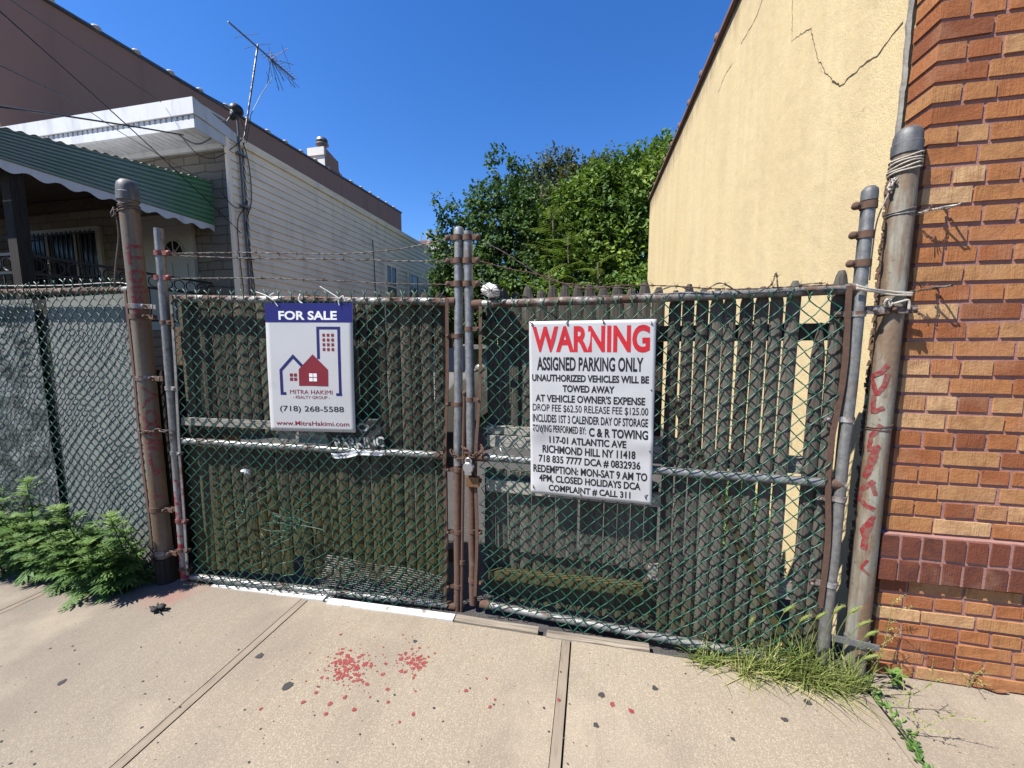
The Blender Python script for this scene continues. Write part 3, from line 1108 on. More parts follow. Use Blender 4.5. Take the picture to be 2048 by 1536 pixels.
ch = b.build('chimney', M['brown_stucco'], br_)
b = MB()
b.box((XBR - 0.86, cy0 - 0.05, 9.95), (XBR - 0.03, cy0, 10.62))
b.box((XBR - 0.93, cy0 - 0.12, 10.62), (XBR + 0.0, cy0 + 0.0, 10.99))
b.build('chimney_front', M['chimney_white'], ch)
b = MB()
fc = V(XBR - 0.42, cy0 + 0.35, 10.85)
b.lathe([(0.16, 0), (0.16, 0.42), (0.30, 0.44), (0.30, 0.50), (0.17, 0.52), (0.17, 0.60), (0.28, 0.62), (0.24, 0.74), (0.05, 0.78)], fc, 14)
b.build('flue', M['galvanised_pale'], ch, smooth=True)

# far rooftops at the end of the lot
fb = thing('far_building', 'pale distant rooftop with railing beyond the clapboard house end', 'building', (-17, 40, 0))
b = MB()
b.box((-24, 40, -0.1), (-14.8, 50, 11.4))
b.build('wall', M['far_wall'], fb)
b = MB()
b.box((-24.1, 39.8, 11.4), (-14.6, 50.1, 11.75))
b.build('roof', M['white_trim'], fb)
b = MB()
for i in range(7):
    x = -17.6 + i * 0.35
    b.box((x, 39.95, 11.75), (x + 0.05, 40.0, 12.9))
b.box((-17.6, 39.95, 12.88), (-15.45, 40.0, 12.95))
b.box((-17.6, 39.95, 12.3), (-15.45, 40.0, 12.36))
b.build('railing', M['white_trim'], fb)
fb = thing('far_building', 'small dark brick chimney block on far rooftops beside the siding house', 'building', (-19.5, 44, 0))
b = MB()
b.box((-21.4, 44, -0.1), (-18.6, 47, 13.5))
b.build('wall', M['far_brick'], fb)
b = MB()
for x, h in ((-19.6, 1.2), (-19.1, 0.7), (-20.4, 0.6)):
    b.box((x - 0.06, 44.2, 13.5), (x + 0.06, 44.35, 13.5 + h))
b.box((-20.1, 44.25, 14.3), (-18.7, 44.3, 14.36))
b.build('rooftop_pipes', M['far_wall'], fb)

# ------------------------------------------------------------------ television antenna, service mast, cables
an = thing('tv_antenna', 'old television antenna on a thin leaning mast above the house corner', 'antenna', (-6.95, 6.9, 5.45))
b = MB()
m0, m1 = V(-6.95, 6.92, 5.45), atX(515, 95, -6.9)
b.tube([m0, m1 + (m1 - m0) * 0.03], 0.017, 7)
b.build('mast', M['wire_dark'], an)
b = MB()
a0, a1 = atX(456, 43, -6.9), atX(589, 159, -6.9)
b.bar(a0, a1, 0.026, 0.022, V(0, 0, 1))
ao = b.build('boom', M['galvanised'], an)
b = MB()
for i in range(11):
    t = 0.52 + 0.048 * i
    p = a0.lerp(a1, t)
    L = 0.17 - 0.008 * i
    b.tube([p + V(-L, 0, 0.02), p + V(L, 0, 0.02)], 0.005, 5)
for t, L in ((0.2, 0.28), (0.36, 0.34)):
    p = a0.lerp(a1, t)
    b.tube([p + V(-L, 0.22 * L, 0.03), p, p + V(L, 0.22 * L, 0.03)], 0.004, 5)
for s in (-1, 1):
    for j, (dy, dz) in enumerate(((0.25, 0.35), (0.4, 0.12), (0.1, -0.40), (0.42, -0.36), (0.55, -0.28))):
        p = a0.lerp(a1, 0.60)
        b.tube([p, p + V(0.22 * s, dy, dz)], 0.006, 4)
        q = p.lerp(p + V(0.22 * s, dy, dz), 0.75)
        b.tube([q + V(0, -0.05, 0.09), q + V(0, 0.05, -0.09)], 0.005, 4)
b.build('element', M['wire_dark'], an)
b = MB()
b.tube([a0.lerp(a1, 0.55), a0.lerp(a1, 0.5) + V(0.05, 0.12, -0.4), V(-6.88, 7.35, 6.6), V(-6.9, 7.1, 6.1), V(-6.93, 6.97, 5.5)], 0.006, 5)
b.build('lead_wire', M['cable_black'], an)

sm = thing('service_mast', 'grey conduit service mast with weatherhead on the clapboard wall', 'conduit', (-6.93, 6.82, 1.5))
b = MB()
b.tube([V(-6.93, 6.80, 0.5), V(-6.93, 6.80, 5.92)], 0.019, 10)
b.tube([V(-6.945, 6.87, 0.5), V(-6.945, 6.87, 5.36)], 0.010, 8)
b.build('conduit', M['cap_iron'], sm, smooth=True)
b = MB()
b.sphere(V(-6.90, 6.76, 6.00), 0.12, 12, 8, (1, 1.1, 0.95))
b.tube([V(-6.9, 6.72, 5.95), V(-6.86, 6.62, 5.78)], [0.08, 0.05], 8)
b.build('weatherhead', M['cable_black'], sm, smooth='all')
b = MB()
for z in (5.2, 4.2, 3.2):
    b = MB()
    b.box((-6.972, 6.74, z), (-6.89, 6.94, z + 0.035))
    b.build('strap', M['galvanised'], sm)


def smooth_pts(pts, per=7):
    out = []
    P = [pts[0]] + list(pts) + [pts[-1]]
    for i in range(1, len(P) - 2):
        for k in range(per):
            t = k / per
            p0, p1, p2, p3 = P[i - 1], P[i], P[i + 1], P[i + 2]
            out.append(0.5 * ((2 * p1) + (p2 - p0) * t + (2 * p0 - 5 * p1 + 4 * p2 - p3) * t * t + (3 * p1 - p0 - 3 * p2 + p3) * t ** 3))
    return out + [pts[-1]]


def cable(name, label, pts, r, mat='cable_black', cat='cable', group='service cables over the left houses'):
    b = MB()
    P = smooth_pts(pts)
    if cat == 'cable' and pts[0].y < 3.6 and pts[0].x < -3:          # runs on, out of the frame, to the street pole
        q = P[0] + (P[0] - P[3]).normalized() * 0.25
        P = [POLE, q] + P
    b.tube(P, r, 6)
    return tag(b.build(name, M[mat], loc=pts[-1], smooth='all'), label, cat, group)


wh = V(-6.9, 6.72, 5.98)


POLE = V(-9.5, -4.5, 8.2)


def far(*a):
    return POLE + V(0, 0, rnd(-1.2, 0))


def away(x, y, Y, k=1.0):
    return atY(x, y, Y)


e1 = away(80, -8, 3.2)
cable('utility_cable', 'upper of the two black drop cables running to the weatherhead along the brown parapet', [e1, wh.lerp(e1, 0.5) + V(0, 0, -0.03), wh], 0.0085)
e1 = away(92, -2, 3.4)
cable('utility_cable', 'lower of the two black drop cables running to the weatherhead along the brown parapet', [e1, wh.lerp(e1, 0.5) + V(0, 0, -0.06), wh + V(0, 0, -0.06)], 0.0075)
cable('utility_cable', 'long thin black wire crossing the brown wall and green awning to the siding', [away(0, 23, 3.3), away(270, 265, 5.0), away(426, 412, 6.2), atX(482, 466, -6.95)], 0.008)
cable('utility_cable', 'faint thin wire high across the brown wall ending at the cornice', [away(20, 0, 3.4), away(180, 108, 4.6), away(322, 204, 5.9)], 0.006)
cable('utility_cable', 'thin wire passing below the cornice and over the stone front', [away(0, 131, 3.2), away(150, 205, 4.4), away(250, 270, 5.3), away(390, 352, 6.4)], 0.006)
cable('utility_cable', 'thick twisted cable sagging in front of the white cornice', [away(0, 213, 3.3), away(117, 230, 4.3), away(273, 254, 5.3), away(367, 270, 5.9)], 0.012)
cable('utility_cable', 'pale looped wire hanging from the weatherhead to the cornice', [away(355, 268, 5.85), away(395, 288, 6.1), away(432, 268, 6.4), away(462, 232, 6.7)], 0.014, 'cable_grey')
cable('utility_cable', 'drooping black wire loop below the cornice corner', [away(362, 272, 5.9), away(395, 308, 6.2), away(430, 316, 6.4), atX(470, 292, -6.93), atX(490, 268, -6.93), atX(482, 240, -6.93)], 0.0075)
cable('utility_cable', 'black wire hanging down the clapboard wall right of the mast', [atX(486, 285, -6.93), atX(498, 330, -6.95), atX(503, 400, -6.95), atX(493, 445, -6.95), atX(500, 500, -6.95), atX(512, 596, -6.95)], 0.009)
cable('utility_cable', 'black wire running down the corner board left of the mast', [atX(440, 380, -6.95), atX(462, 408, -6.93), atX(478, 416, -6.90), atX(495, 402, -6.90), atX(490, 415, -6.9), atX(476, 440, -6.92), atX(478, 500, -6.95), atX(488, 585, -6.95)], 0.008)
cable('utility_cable', 'thin dark pipe standing on the siding before the side windows', [atX(745, 480, -6.95), atX(748, 520, -6.95), atX(752, 600, -6.95)], 0.014, 'wire_dark', 'pipe')

# ------------------------------------------------------------------ chain-link gates and the left fence
class Plane:
    def __init__(s, p0, p1, za=0.0, zb=0.0):
        s.p0, s.p1 = V(p0[0], p0[1], 0), V(p1[0], p1[1], 0)
        s.L = (s.p1 - s.p0).length
        s.d = (s.p1 - s.p0) / s.L
        s.n = V(s.d.y, -s.d.x, 0)           # towards the street
        s.za, s.zb = za, zb

    def at(s, u, z, off=0.0, sag=True):
        k = (s.za + (s.zb - s.za) * u / s.L) if sag else 0
        return s.p0 + s.d * u + s.n * off + V(0, 0, z + k)

    def px(s, x, y, off=0.0):
        """(u, z) of a pixel on this plane"""
        q = atP(x, y, s.p0 + s.n * off, s.n)
        u = (q - s.p0).dot(s.d)
        return u, q.z - (s.za + (s.zb - s.za) * u / s.L)


LG = Plane((-2.455, 1.812), (-0.70, 1.962), 0.0, -0.040)
RG = Plane((-0.637, 1.962), (1.062, 1.862), 0.0, 0.012)
LF = Plane((-5.4, 1.80), (-2.655, 1.80), 0.0, -0.02)
A = 0.0355          # half pitch of the 50 mm mesh


def chainlink(pl, u0, u1, z0, z1, off, mat, parent, warp=None, r=0.0027, seed=0, knuckle=True, skip=None, sag=0.0):
    b = MB()
    nk = int((u1 - u0) / A)
    nj = int((z1 - z0) / A)

    def pt(u, z, o):
        du = 0.006 * noise.noise(V(u * 4, z * 4, seed)) + 0.0035 * noise.noise(V(u * 17, z * 17, seed + 9))
        dz = 0.008 * noise.noise(V(u * 3, z * 3, seed + 5)) + 0.004 * noise.noise(V(u * 19, z * 15, seed + 2))
        do = 0.006 * noise.noise(V(u * 5, z * 5, seed + 3))
        if warp:
            a, c, e = warp(u, z)
            du, dz, do = du + a, dz + c, do + e
        return pl.at(u + du, z + dz, off + o + do)

    for k in range(nk):
        run = []
        for j in range(nj + 1):
            right = (j + k) % 2
            u = u0 + (k + right) * A
            z = z0 + j * A
            if skip and skip(u, z):
                if len(run) > 2:
                    b.tube(run, r, 5)
                run = []
                continue
            run.append(pt(u + (0.0012 if right else -0.0012), z, 0.0))
            if j < nj:
                un = u0 + (k + (1 - right)) * A
                # wires rising to the right pass in front, those rising to the left behind
                o = 0.0038 if un > u else -0.0034
                run.append(pt(u + (un - u) * 0.25, z + A * 0.25, o))
                run.append(pt(u + (un - u) * 0.75, z + A * 0.75, o))
        if len(run) > 2:
            b.tube(run, r, 5)
        if knuckle:
            right = (nj + k) % 2
            u = u0 + (k + right) * A
            z = z0 + nj * A
            s = -1 if right else 1
            p0 = pt(u, z, 0)
            b.tube([p0, p0 + pl.d * (0.003 * s) + V(0, 0, 0.014) + pl.n * 0.003 * s, p0 - pl.d * (0.003 * s) + V(0, 0, 0.024) - pl.n * 0.003 * s,
                    p0 - pl.d * (0.016 * s + rnd(-.004, .004)) + V(0, 0, 0.044 + rnd(-.006, .006)) + pl.n * rnd(-.01, .01)], r, 5)
    return b.build('mesh', M[mat], parent, smooth='all')


def pipe(name, p, q, r, mat, parent, n=14, label=None):
    b = MB()
    m = 8
    p, q = Vector(p), Vector(q)
    d = (q - p)
    side = d.cross(V(0.3, 1, 0.2)).normalized()
    b.tube([p.lerp(q, i / m) + side * (0.0016 * math.sin(i * 2.1) if 0 < i < m else 0) for i in range(m + 1)], r, n)
    return b.build(name, M[mat], parent, smooth=True, label=label)


def band(pl, c, u_to, r, mat, parent, name='tension_band', h=0.022, zoff=0.0):
    """a pressed steel band round an upright, its two ears reaching along the gate to a bolt"""
    b = MB()
    c = Vector(c)
    b.lathe([(r + 0.0015, -h / 2), (r + 0.004, -h / 2), (r + 0.004, h / 2), (r + 0.0015, h / 2)], c, 14)
    s = 1 if u_to > 0 else -1
    e0 = c + pl.d * (s * (r - 0.002))
    e1 = c + pl.d * u_to
    for k in (0.007, 0.016):
        b.bar(e0 + pl.n * k, e1 + pl.n * k, h, 0.003, V(0, 0, 1))
    b.tube([e1 - pl.d * (s * 0.008) + pl.n * 0.028, e1 - pl.d * (s * 0.008) - pl.n * 0.006], 0.0055, 7)
    b.sphere(e1 - pl.d * (s * 0.008) + pl.n * 0.025, 0.0085, 8, 5)
    return b.build(name, M[mat], parent, smooth=True)


def barb_arm(pl, c, du, r, mat, parent):
    b = MB()
    c = Vector(c)
    b.lathe([(r + 0.001, -0.014), (r + 0.005, -0.014), (r + 0.005, 0.014), (r + 0.001, 0.014)], c, 14)
    s = 1 if du > 0 else -1
    b.bar(c + pl.d * (s * r) + pl.n * 0.006, c + pl.d * du + pl.n * 0.006, 0.026, 0.016, V(0, 0, 1))
    b.sphere(c + pl.d * du + pl.n * 0.006, 0.016, 8, 6)
    return b.build('barb_arm', M[mat], parent, smooth=True)


def rust_bar(name, p, q, mat, parent, side, wob=0.0, w=0.018, t=0.006):
    b = MB()
    m = 14
    prev = None
    P = []
    for i in range(m + 1):
        k = i / m
        P.append(Vector(p).lerp(Vector(q), k) + Vector(side) * (wob * math.sin(k * 9) * math.sin(k * math.pi)))
    for i in range(m):
        b.bar(P[i], P[i + 1], w, t, side)
    return b.build(name, M[mat], parent)


def at_px(pl, x, y, off=0.0):
    u, z = pl.px(x, y, off)
    return pl.at(u, z, off)


# ---- left gate
lg = thing('chain_link_gate', 'left chain-link gate leaf with the for sale sign and straight barbed wire', 'gate', LG.at(LG.L / 2, -0.02), 'pair of chain-link gate leaves')
ST = 0.0235
p0 = at_px(LG, 317, 457)
p1 = at_px(LG, 370, 1152)
pm = at_px(LG, 317 + 500 * 0.0763, 957)
pipe('stile', pm, p0, 0.0225, 'galvanised_pale', lg)
pipe('stile', p1 - V(0, 0, 0.02), pm, 0.0223, 'red_worn', lg, label='lower length of the gate upright sprayed red')
q0 = at_px(LG, 918, 468)
q1 = at_px(LG, 916, 1222)
zsplit = at_px(LG, 916, 930)
pipe('stile', zsplit, q0, ST, 'galvanised', lg)
pipe('stile', q1, zsplit, ST - 0.0005, 'rust_stile', lg, label='brown rusted lower length of the gate upright')
b = MB()
b.lathe([(0.027, -0.012), (0.027, 0.016), (0.025, 0.027), (0.014, 0.035), (0.003, 0.038)], q0, 14)
b.build('cap', M['cap_light'], lg, smooth=True)
rz = {}
for nm, ya, yb, mt in (('top', (347, 597), (903, 604), 'rail_flaking'), ('mid', (366, 882), (885, 911), 'rail_pale'), ('bot', (385, 1153), (905, 1211), 'rail_pale')):
    a_, c_ = at_px(LG, *ya), at_px(LG, *yb)
    pipe('rail', a_, c_, 0.0205, mt, lg)
    rz[nm] = (LG.px(*ya)[1] + LG.px(*yb)[1]) / 2
    b = MB()
    e = c_ - LG.d * 0.03
    b.tube([e, c_ + LG.d * 0.02], 0.0245, 12)
    b.build('rail_end', M['rust'], lg, smooth=True)
uA = LG.px(349, 600)[0]
uB = LG.px(893, 604)[0]


def lwarp(u, z):
    # torn patch low in the middle of the leaf, sag towards the bottom
    d = math.hypot((u - 0.60) / 0.32, (z - 0.42) / 0.30)
    k = math.exp(-d * d)
    e = math.exp(-((u - 0.95) / 0.45) ** 2 - ((z - 0.15) / 0.2) ** 2)
    s = -0.03 * math.exp(-((z - 0.05) / 0.2) ** 2)
    return (0.030 * k * math.sin(u * 23 + z * 9), 0.035 * k * math.sin(u * 17 - z * 14) + 0.03 * e * math.sin(u * 31) - 0.02 * k, 0.02 * k + 0.012 * e)


def lskip(u, z):
    return abs(u - 0.555 - (z - 0.35) * 0.12) < 0.02 and 0.14 < z < 0.50


chainlink(LG, uA, uB, 0.020, rz['top'] + 0.012, 0.0255, 'vinyl_green', lg, lwarp, seed=1, skip=lskip)
rust_bar('tension_bar', at_px(LG, 342, 590, 0.022), at_px(LG, 375, 1150, 0.022), 'rail_pale', lg, LG.d, 0.004, 0.016)
rust_bar('tension_bar', at_px(LG, 894, 598, 0.022), at_px(LG, 890, 1200, 0.022), 'rust', lg, LG.d, 0.008)
for y in (672, 808, 938, 1062, 1170):
    c = at_px(LG, 917, y)
    band(LG, c, -0.062, ST, 'rust', lg)
for y, mt in ((645, 'rust'), (776, 'galvanised_rusty'), (905, 'galvanised_pale'), (1040, 'spray_red'), (1098, 'rust'), (1135, 'rust')):
    c = at_px(LG, 317 + (y - 457) * 0.0763, y)
    band(LG, c, 0.058, 0.0225, mt, lg)
for y in (476, 522, 568):
    barb_arm(LG, at_px(LG, 917, y), -0.055, ST, 'rust', lg)
for y in (507, 556):
    barb_arm(LG, at_px(LG, 320, y), 0.062, 0.0225, 'spray_red', lg)
b = MB()       # drop rod on the meeting side
rp = [at_px(LG, 929, 786, 0.01), at_px(LG, 927, 900, 0.012), at_px(LG, 923, 1236, 0.015)]
b.tube(rp, 0.0085, 8)
b.sphere(rp[0], 0.014, 8, 6)
b.tube([at_px(LG, 925, 1120, 0.013), at_px(LG, 925, 1128, 0.013)], 0.015, 10)
b.build('drop_rod', M['rust'], lg, smooth=True)


def red_splash(pl, strokes, w, parent, off):
    pass


# ---- right gate
rg = thing('chain_link_gate', 'right chain-link gate leaf carrying the white warning sign, tangled wire along its top', 'gate', RG.at(RG.L / 2, -0.02), 'pair of chain-link gate leaves')
q0 = at_px(RG, 936, 463)
q1 = at_px(RG, 947, 1207)
zsplit = at_px(RG, 942, 905)
pipe('stile', zsplit, q0, ST, 'galvanised', rg)
pipe('stile', q1, zsplit, ST - 0.0005, 'rust_stile', rg, label='brown rusted lower length of the gate upright')
p0 = at_px(RG, 1739, 392)
p1 = at_px(RG, 1646, 1300)
pipe('stile', p1 - V(0, 0, 0.06), p0, 0.0235, 'galvanised_pale', rg)
b = MB()
b.lathe([(0.0245, -0.02), (0.0275, -0.018), (0.0275, 0.012), (0.026, 0.024), (0.016, 0.036), (0.003, 0.040)], p0, 14)
b.build('cap', M['cap_iron'], rg, smooth=True)
for nm, ya, yb, mt in (('top', (952, 609), (1335, 595), 'rail_flaking'), ('top2', (1335, 595), (1716, 578), 'galvanised_pale'), ('mid', (962, 914), (1678, 968), 'galvanised'), ('bot', (968, 1208), (1655, 1337), 'rail_pale')):
    a_, c_ = at_px(RG, *ya), at_px(RG, *yb)
    pipe('rail', a_, c_, 0.0205, mt, rg)
    if nm != 'top2':
        rz[nm] = (RG.px(*ya)[1] + RG.px(*yb)[1]) / 2
    ends = {'top': (a_,), 'top2': (c_,)}.get(nm, (a_, c_))
    for e in ends:
        b = MB()
        s = 1 if e is a_ else -1
        b.tube([e - RG.d * 0.02 * s, e + RG.d * 0.035 * s], 0.0245, 12)
        b.build('rail_end', M['rust' if e is a_ else 'galvanised_rusty'], rg, smooth=True)
uA = RG.px(963, 607)[0]
uB = RG.px(1684, 590)[0]


def rwarp(u, z):
    s = math.exp(-((u - 1.75) / 0.25) ** 2) * 0.02 * math.sin(z * 21)
    t = 0.02 * math.exp(-(u / 0.2) ** 2) * math.sin(z * 27)
    bot = math.exp(-((z - 0.04) / 0.12) ** 2)
    return (s + t * 0.6 + 0.012 * bot * math.sin(u * 27), t - 0.035 * math.exp(-((u - 1.55) / 0.3) ** 2) * (1 - z / 1.8) + 0.015 * bot * math.sin(u * 19), 0.012 * bot * math.sin(u * 11 + 1))


chainlink(RG, uA, uB, 0.0, rz['top'] + 0.004, 0.0255, 'vinyl_green', rg, rwarp, seed=14)
rust_bar('tension_bar', at_px(RG, 961, 612, 0.022), at_px(RG, 950, 1192, 0.022), 'rust', rg, RG.d, 0.012)
rust_bar('tension_bar', at_px(RG, 1699, 571, 0.022), at_px(RG, 1640, 1215, 0.022), 'rust', rg, RG.d, 0.016, 0.02)
for y in (658, 798, 958, 1060, 1159):
    band(RG, at_px(RG, 937 + (y - 463) * 0.0135, y), 0.060, ST, 'rust', rg)
for y in (628, 838, 996, 1166):
    band(RG, at_px(RG, 1739 - (y - 392) * 0.1025, y), -0.085, 0.0235, 'galvanised_rusty', rg)
for y in (476, 522, 568):
    barb_arm(RG, at_px(RG, 936, y), 0.055, ST, 'rust', rg)
for y in (411, 470, 527):
    barb_arm(RG, at_px(RG, 1739 - (y - 392) * 0.1025, y), -0.045, 0.0235, 'rust', rg)

# ---- left fence run
lf = thing('chain_link_fence', 'low green chain-link fence with pinkish top rail left of the tall post', 'fence', (-4.0, 1.80, 0))
a_, c_ = V(-5.4, 1.80, 1.845), atY(258, 580, 1.80)
pipe('rail', a_, c_, 0.0195, 'rust_pink', lf)
b = MB()
b.tube([c_ - V(0.03, 0, 0), c_ + V(0.012, 0, 0)], 0.0225, 12)
b.build('rail_end', M['galvanised_pale'], lf, smooth=True)
b = MB()
P = [V(-5.4, 1.79, 1.895), atY(0, 572, 1.79), atY(120, 571, 1.79), atY(245, 566, 1.79), atY(254, 585, 1.79)]
b.tube(smooth_pts(P), 0.0035, 5)
b.build('tie_wire', M['wire_pale'], lf, smooth='all')
pipe('line_post', V(-5.42, 1.80, -0.1), V(-5.42, 1.80, 1.88), 0.026, 'galvanised', lf)
chainlink(LF, 0.04, LF.L - 0.02, 0.03, 1.875, 0.024, 'vinyl_green', lf, lambda u, z: (0.012 * math.sin(z * 6) * max(0, (u - 2.2)), 0.01 * math.sin(u * 3), 0.012 * math.sin(u * 4 + z * 3)), seed=22)
rust_bar('tension_bar', V(-2.668, 1.775, 1.80), V(-2.672, 1.775, 0.12), 'rust', lf, V(1, 0, 0), 0.006, 0.016)

# sheets leaning behind the left fence
b = MB()
b.prism([V(-3.475, 1.845, 0.0), V(-2.63, 1.845, -0.02), V(-2.63, 1.86, 1.80), V(-3.46, 1.86, 1.785)], V(0, 0.012, 0))
tag(b.build('sheet_panel', M['panel_grey'], loc=(-3.05, 1.86, 0)), 'smooth light grey sheet standing behind the fence next to the tall left post', 'panel', 'sheets behind the left fence')
b = MB()
b.grid(lambda u, v: V(-5.0 + 1.42 * u, 1.86 + 0.02 * noise.noise(V(u * 9, v * 9, 1)), -0.02 + 1.80 * v), 24, 24)
tag(b.build('sheet_panel', M['panel_dirty'], loc=(-4.3, 1.86, 0), smooth='all'), 'dirty blotched grey sheet behind the fence at the far left', 'panel', 'sheets behind the left fence')
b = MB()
b.box((-3.62, 1.885, -0.1), (-3.44, 1.93, 1.78))  # black strip added to stand in for the shade in the gap
tag(b.build('gap_shade_strip', M['char_wood'], loc=(-3.52, 1.96, 0)), 'black strip added as shade in the gap between the two grey sheets', 'stake')
b = MB()
t_, s_ = atY(330, 740, 1.90), atY(352, 1150, 1.90)
for i in range(7):
    k = i / 7
    a_ = s_.lerp(t_, k) + V(0.008 * math.sin(i * 2), 0, 0)
    c_ = s_.lerp(t_, k + 1 / 7) + V(0.008 * math.sin(i * 2 + 2), 0, 0)
    b.bar(a_ - V(0, 0, 0.004), c_, 0.085 - 0.02 * k, 0.06, V(1, 0, 0))
tag(b.build('burnt_stake', M['char_wood'], loc=(s_.x, 1.9, 0)), 'charred black wooden stake beside the left gate hinge', 'stake')
b = MB()
b.box((-2.80, 2.06, -0.1), (-2.40, 2.20, 1.60), 0.008)
tag(b.build('rubble_pier', M['crust_brown'], loc=(-2.6, 2.1, 0)), 'rough brown stone pier behind the left gate hinge', 'pier')


# ---- tall steel posts
def on_post(axis, r, x, y, lift=0.0012):
    """where the line of sight through a pixel meets the post's round face"""
    d = ray(x, y)
    ox, oy = _o.x - axis[0], _o.y - axis[1]
    a = d.x * d.x + d.y * d.y
    bq = 2 * (ox * d.x + oy * d.y)
    cq = ox * ox + oy * oy - r * r
    disc = bq * bq - 4 * a * cq
    if disc < 0:
        t = -bq / (2 * a)
    else:
        t = (-bq - math.sqrt(disc)) / (2 * a)
    p = _o + d * t
    n = V(p.x - axis[0], p.y - axis[1], 0).normalized()
    return V(axis[0], axis[1], p.z) + n * (r + lift), n


def strokes(axis, r, lists, width, mat, parent):
    for pts, w in lists:
        b = MB()
        P = []
        for i in range(len(pts) - 1):
            for k in range(8):
                P.append((pts[i][0] + (pts[i + 1][0] - pts[i][0]) * k / 8, pts[i][1] + (pts[i + 1][1] - pts[i][1]) * k / 8))
        P.append(pts[-1])
        Q = [on_post(axis, r, x, y) for x, y in P]
        for side_pass in range(1):
            vs = []
            for i, (p, n) in enumerate(Q):
                t = Q[min(i + 1, len(Q) - 1)][0] - Q[max(i - 1, 0)][0]
                s = t.cross(n)
                s = s.normalized() if s.length > 1e-9 else V(0, 0, 1)
                ww = w * width * rnd(0.8, 1.15)
                row = []
                for k in (-1, -0.5, 0, 0.5, 1):
                    q = p + s * (ww / 2 * k)
                    h = V(q.x - axis[0], q.y - axis[1], 0).normalized() * (r + 0.0012 + 0.0001 * (i % 3))
                    row.append(V(axis[0] + h.x, axis[1] + h.y, q.z))
                vs += row
            b.add(vs, [(i * 5 + k, i * 5 + k + 1, i * 5 + k + 6, i * 5 + k + 5) for i in range(len(Q) - 1) for k in range(4)])
        b.build('graffiti', M[mat], parent)


def oval(cx, cy, rx, ry, a0=0, a1=360, n=14):
    return [(cx + rx * math.cos(R(a0 + (a1 - a0) * i / n)), cy + ry * math.sin(R(a0 + (a1 - a0) * i / n))) for i in range(n + 1)]


def zz1(L):
    return [(220 + x / 4.267, 340 + y / 4.267) for x, y in L]


def zz2(L):
    return [(x / 2.195, 500 + y / 2.195) for x, y in L]


def zz4(L):
    return [(1500 + x / 2.414, 900 + y / 2.414) for x, y in L]


def wire_wrap(axis, r, z0, turns, pitch, wr, mat, parent, name='wire_wrap', tilt=0.0):
    b = MB()
    P = []
    n = int(turns * 16)
    for i in range(n + 1):
        a = i / 16 * 2 * math.pi
        P.append(V(axis[0] + (r + wr) * math.cos(a), axis[1] + (r + wr) * math.sin(a), z0 + pitch * i / 16 + tilt * math.cos(a) + 0.003 * math.sin(a * 2.3)))
    b.tube(P, wr, 5)
    return b.build(name, M[mat], parent, smooth='all')


AXL, RL = (-2.612, 1.80), 0.0445
lp = thing('steel_post', 'tall tan steel gate post with red graffiti and grey cap at left', 'post', (AXL[0], AXL[1], 0), 'tall gate posts')
b = MB()
b.tube([V(AXL[0], AXL[1], -0.2), V(AXL[0], AXL[1], 0.8), V(AXL[0] + 0.002, AXL[1], 1.5), V(AXL[0], AXL[1], 2.36)], RL, 24)
b.build('pipe', M['post_beige'], lp, smooth=True)
b = MB()
b.lathe([(0.046, 2.30), (0.051, 2.302), (0.052, 2.345), (0.049, 2.348), (0.0485, 2.375), (0.043, 2.398), (0.028, 2.415), (0.004, 2.421)], (AXL[0], AXL[1], 0), 24)
b.build('cap', M['cap_iron'], lp, smooth=True)
b = MB()
b.tube([V(AXL[0] + 0.004, AXL[1] + 0.002, -0.1), V(AXL[0] + 0.002, AXL[1], 0.16)], [0.058, 0.054], 18)
b.build('base_sleeve', M['char_wood'], lp, smooth=True)
strokes(AXL, RL, [(zz1([(135, 650), (270, 656)]), 1.0), (zz1([(150, 690), (163, 745), (295, 752)]), 0.9), (zz1([(160, 750), (170, 800), (195, 806)]), 0.8),
                  (zz1(oval(232, 905, 58, 48)), 1.0), (zz1(oval(248, 1022, 66, 26)), 0.9), (zz1([(180, 1085), (325, 1095)]), 1.1), (zz1([(190, 1120), (330, 1130)]), 1.3),
                  (zz1([(195, 1205), (335, 1210)]), 1.4), (zz1([(262, 1215), (268, 1270), (262, 1350)]), 0.8),
                  (zz2([(620, 600), (650, 622), (690, 640), (640, 665), (620, 690)]), 0.8), (zz2(oval(662, 735, 30, 28)), 0.8), (zz2(oval(672, 788, 32, 24)), 0.8),
                  (zz2([(640, 838), (712, 846)]), 1.6), (zz2([(648, 868), (712, 874)]), 1.1), (zz2([(655, 890), (662, 940), (690, 985), (712, 950)]), 0.9), (zz2([(665, 1080), (725, 1085)]), 0.7)], 0.021, 'spray_red', lp)
for z, mt in ((1.71, 'galvanised_rusty'), (1.65, 'rust'), (1.29, 'galvanised_rusty'), (0.48, 'rust'), (0.20, 'galvanised_rusty')):
    b = MB()
    b.lathe([(RL + 0.001, -0.014), (RL + 0.004, -0.014), (RL + 0.004, 0.014), (RL + 0.001, 0.014)], V(AXL[0], AXL[1], z), 20)
    b.bar(V(AXL[0] + RL, AXL[1] - 0.01, z), V(AXL[0] + 0.115, AXL[1] - 0.012, z - 0.004), 0.026, 0.006, V(0, 0, 1))
    b.bar(V(AXL[0] + RL, AXL[1] + 0.006, z), V(AXL[0] + 0.115, AXL[1] + 0.006, z - 0.004), 0.026, 0.006, V(0, 0, 1))
    b.tube([V(AXL[0] + 0.07, AXL[1] - 0.03, z), V(AXL[0] + 0.07, AXL[1] + 0.02, z)], 0.007, 7)
    b.sphere(V(AXL[0] + 0.07, AXL[1] - 0.03, z), 0.011, 7, 5)
    b.build('hinge_collar', M[mt], lp, smooth=True)
wire_wrap(AXL, RL, 2.235, 4, 0.011, 0.0028, 'wire_dark', lp, tilt=0.006)
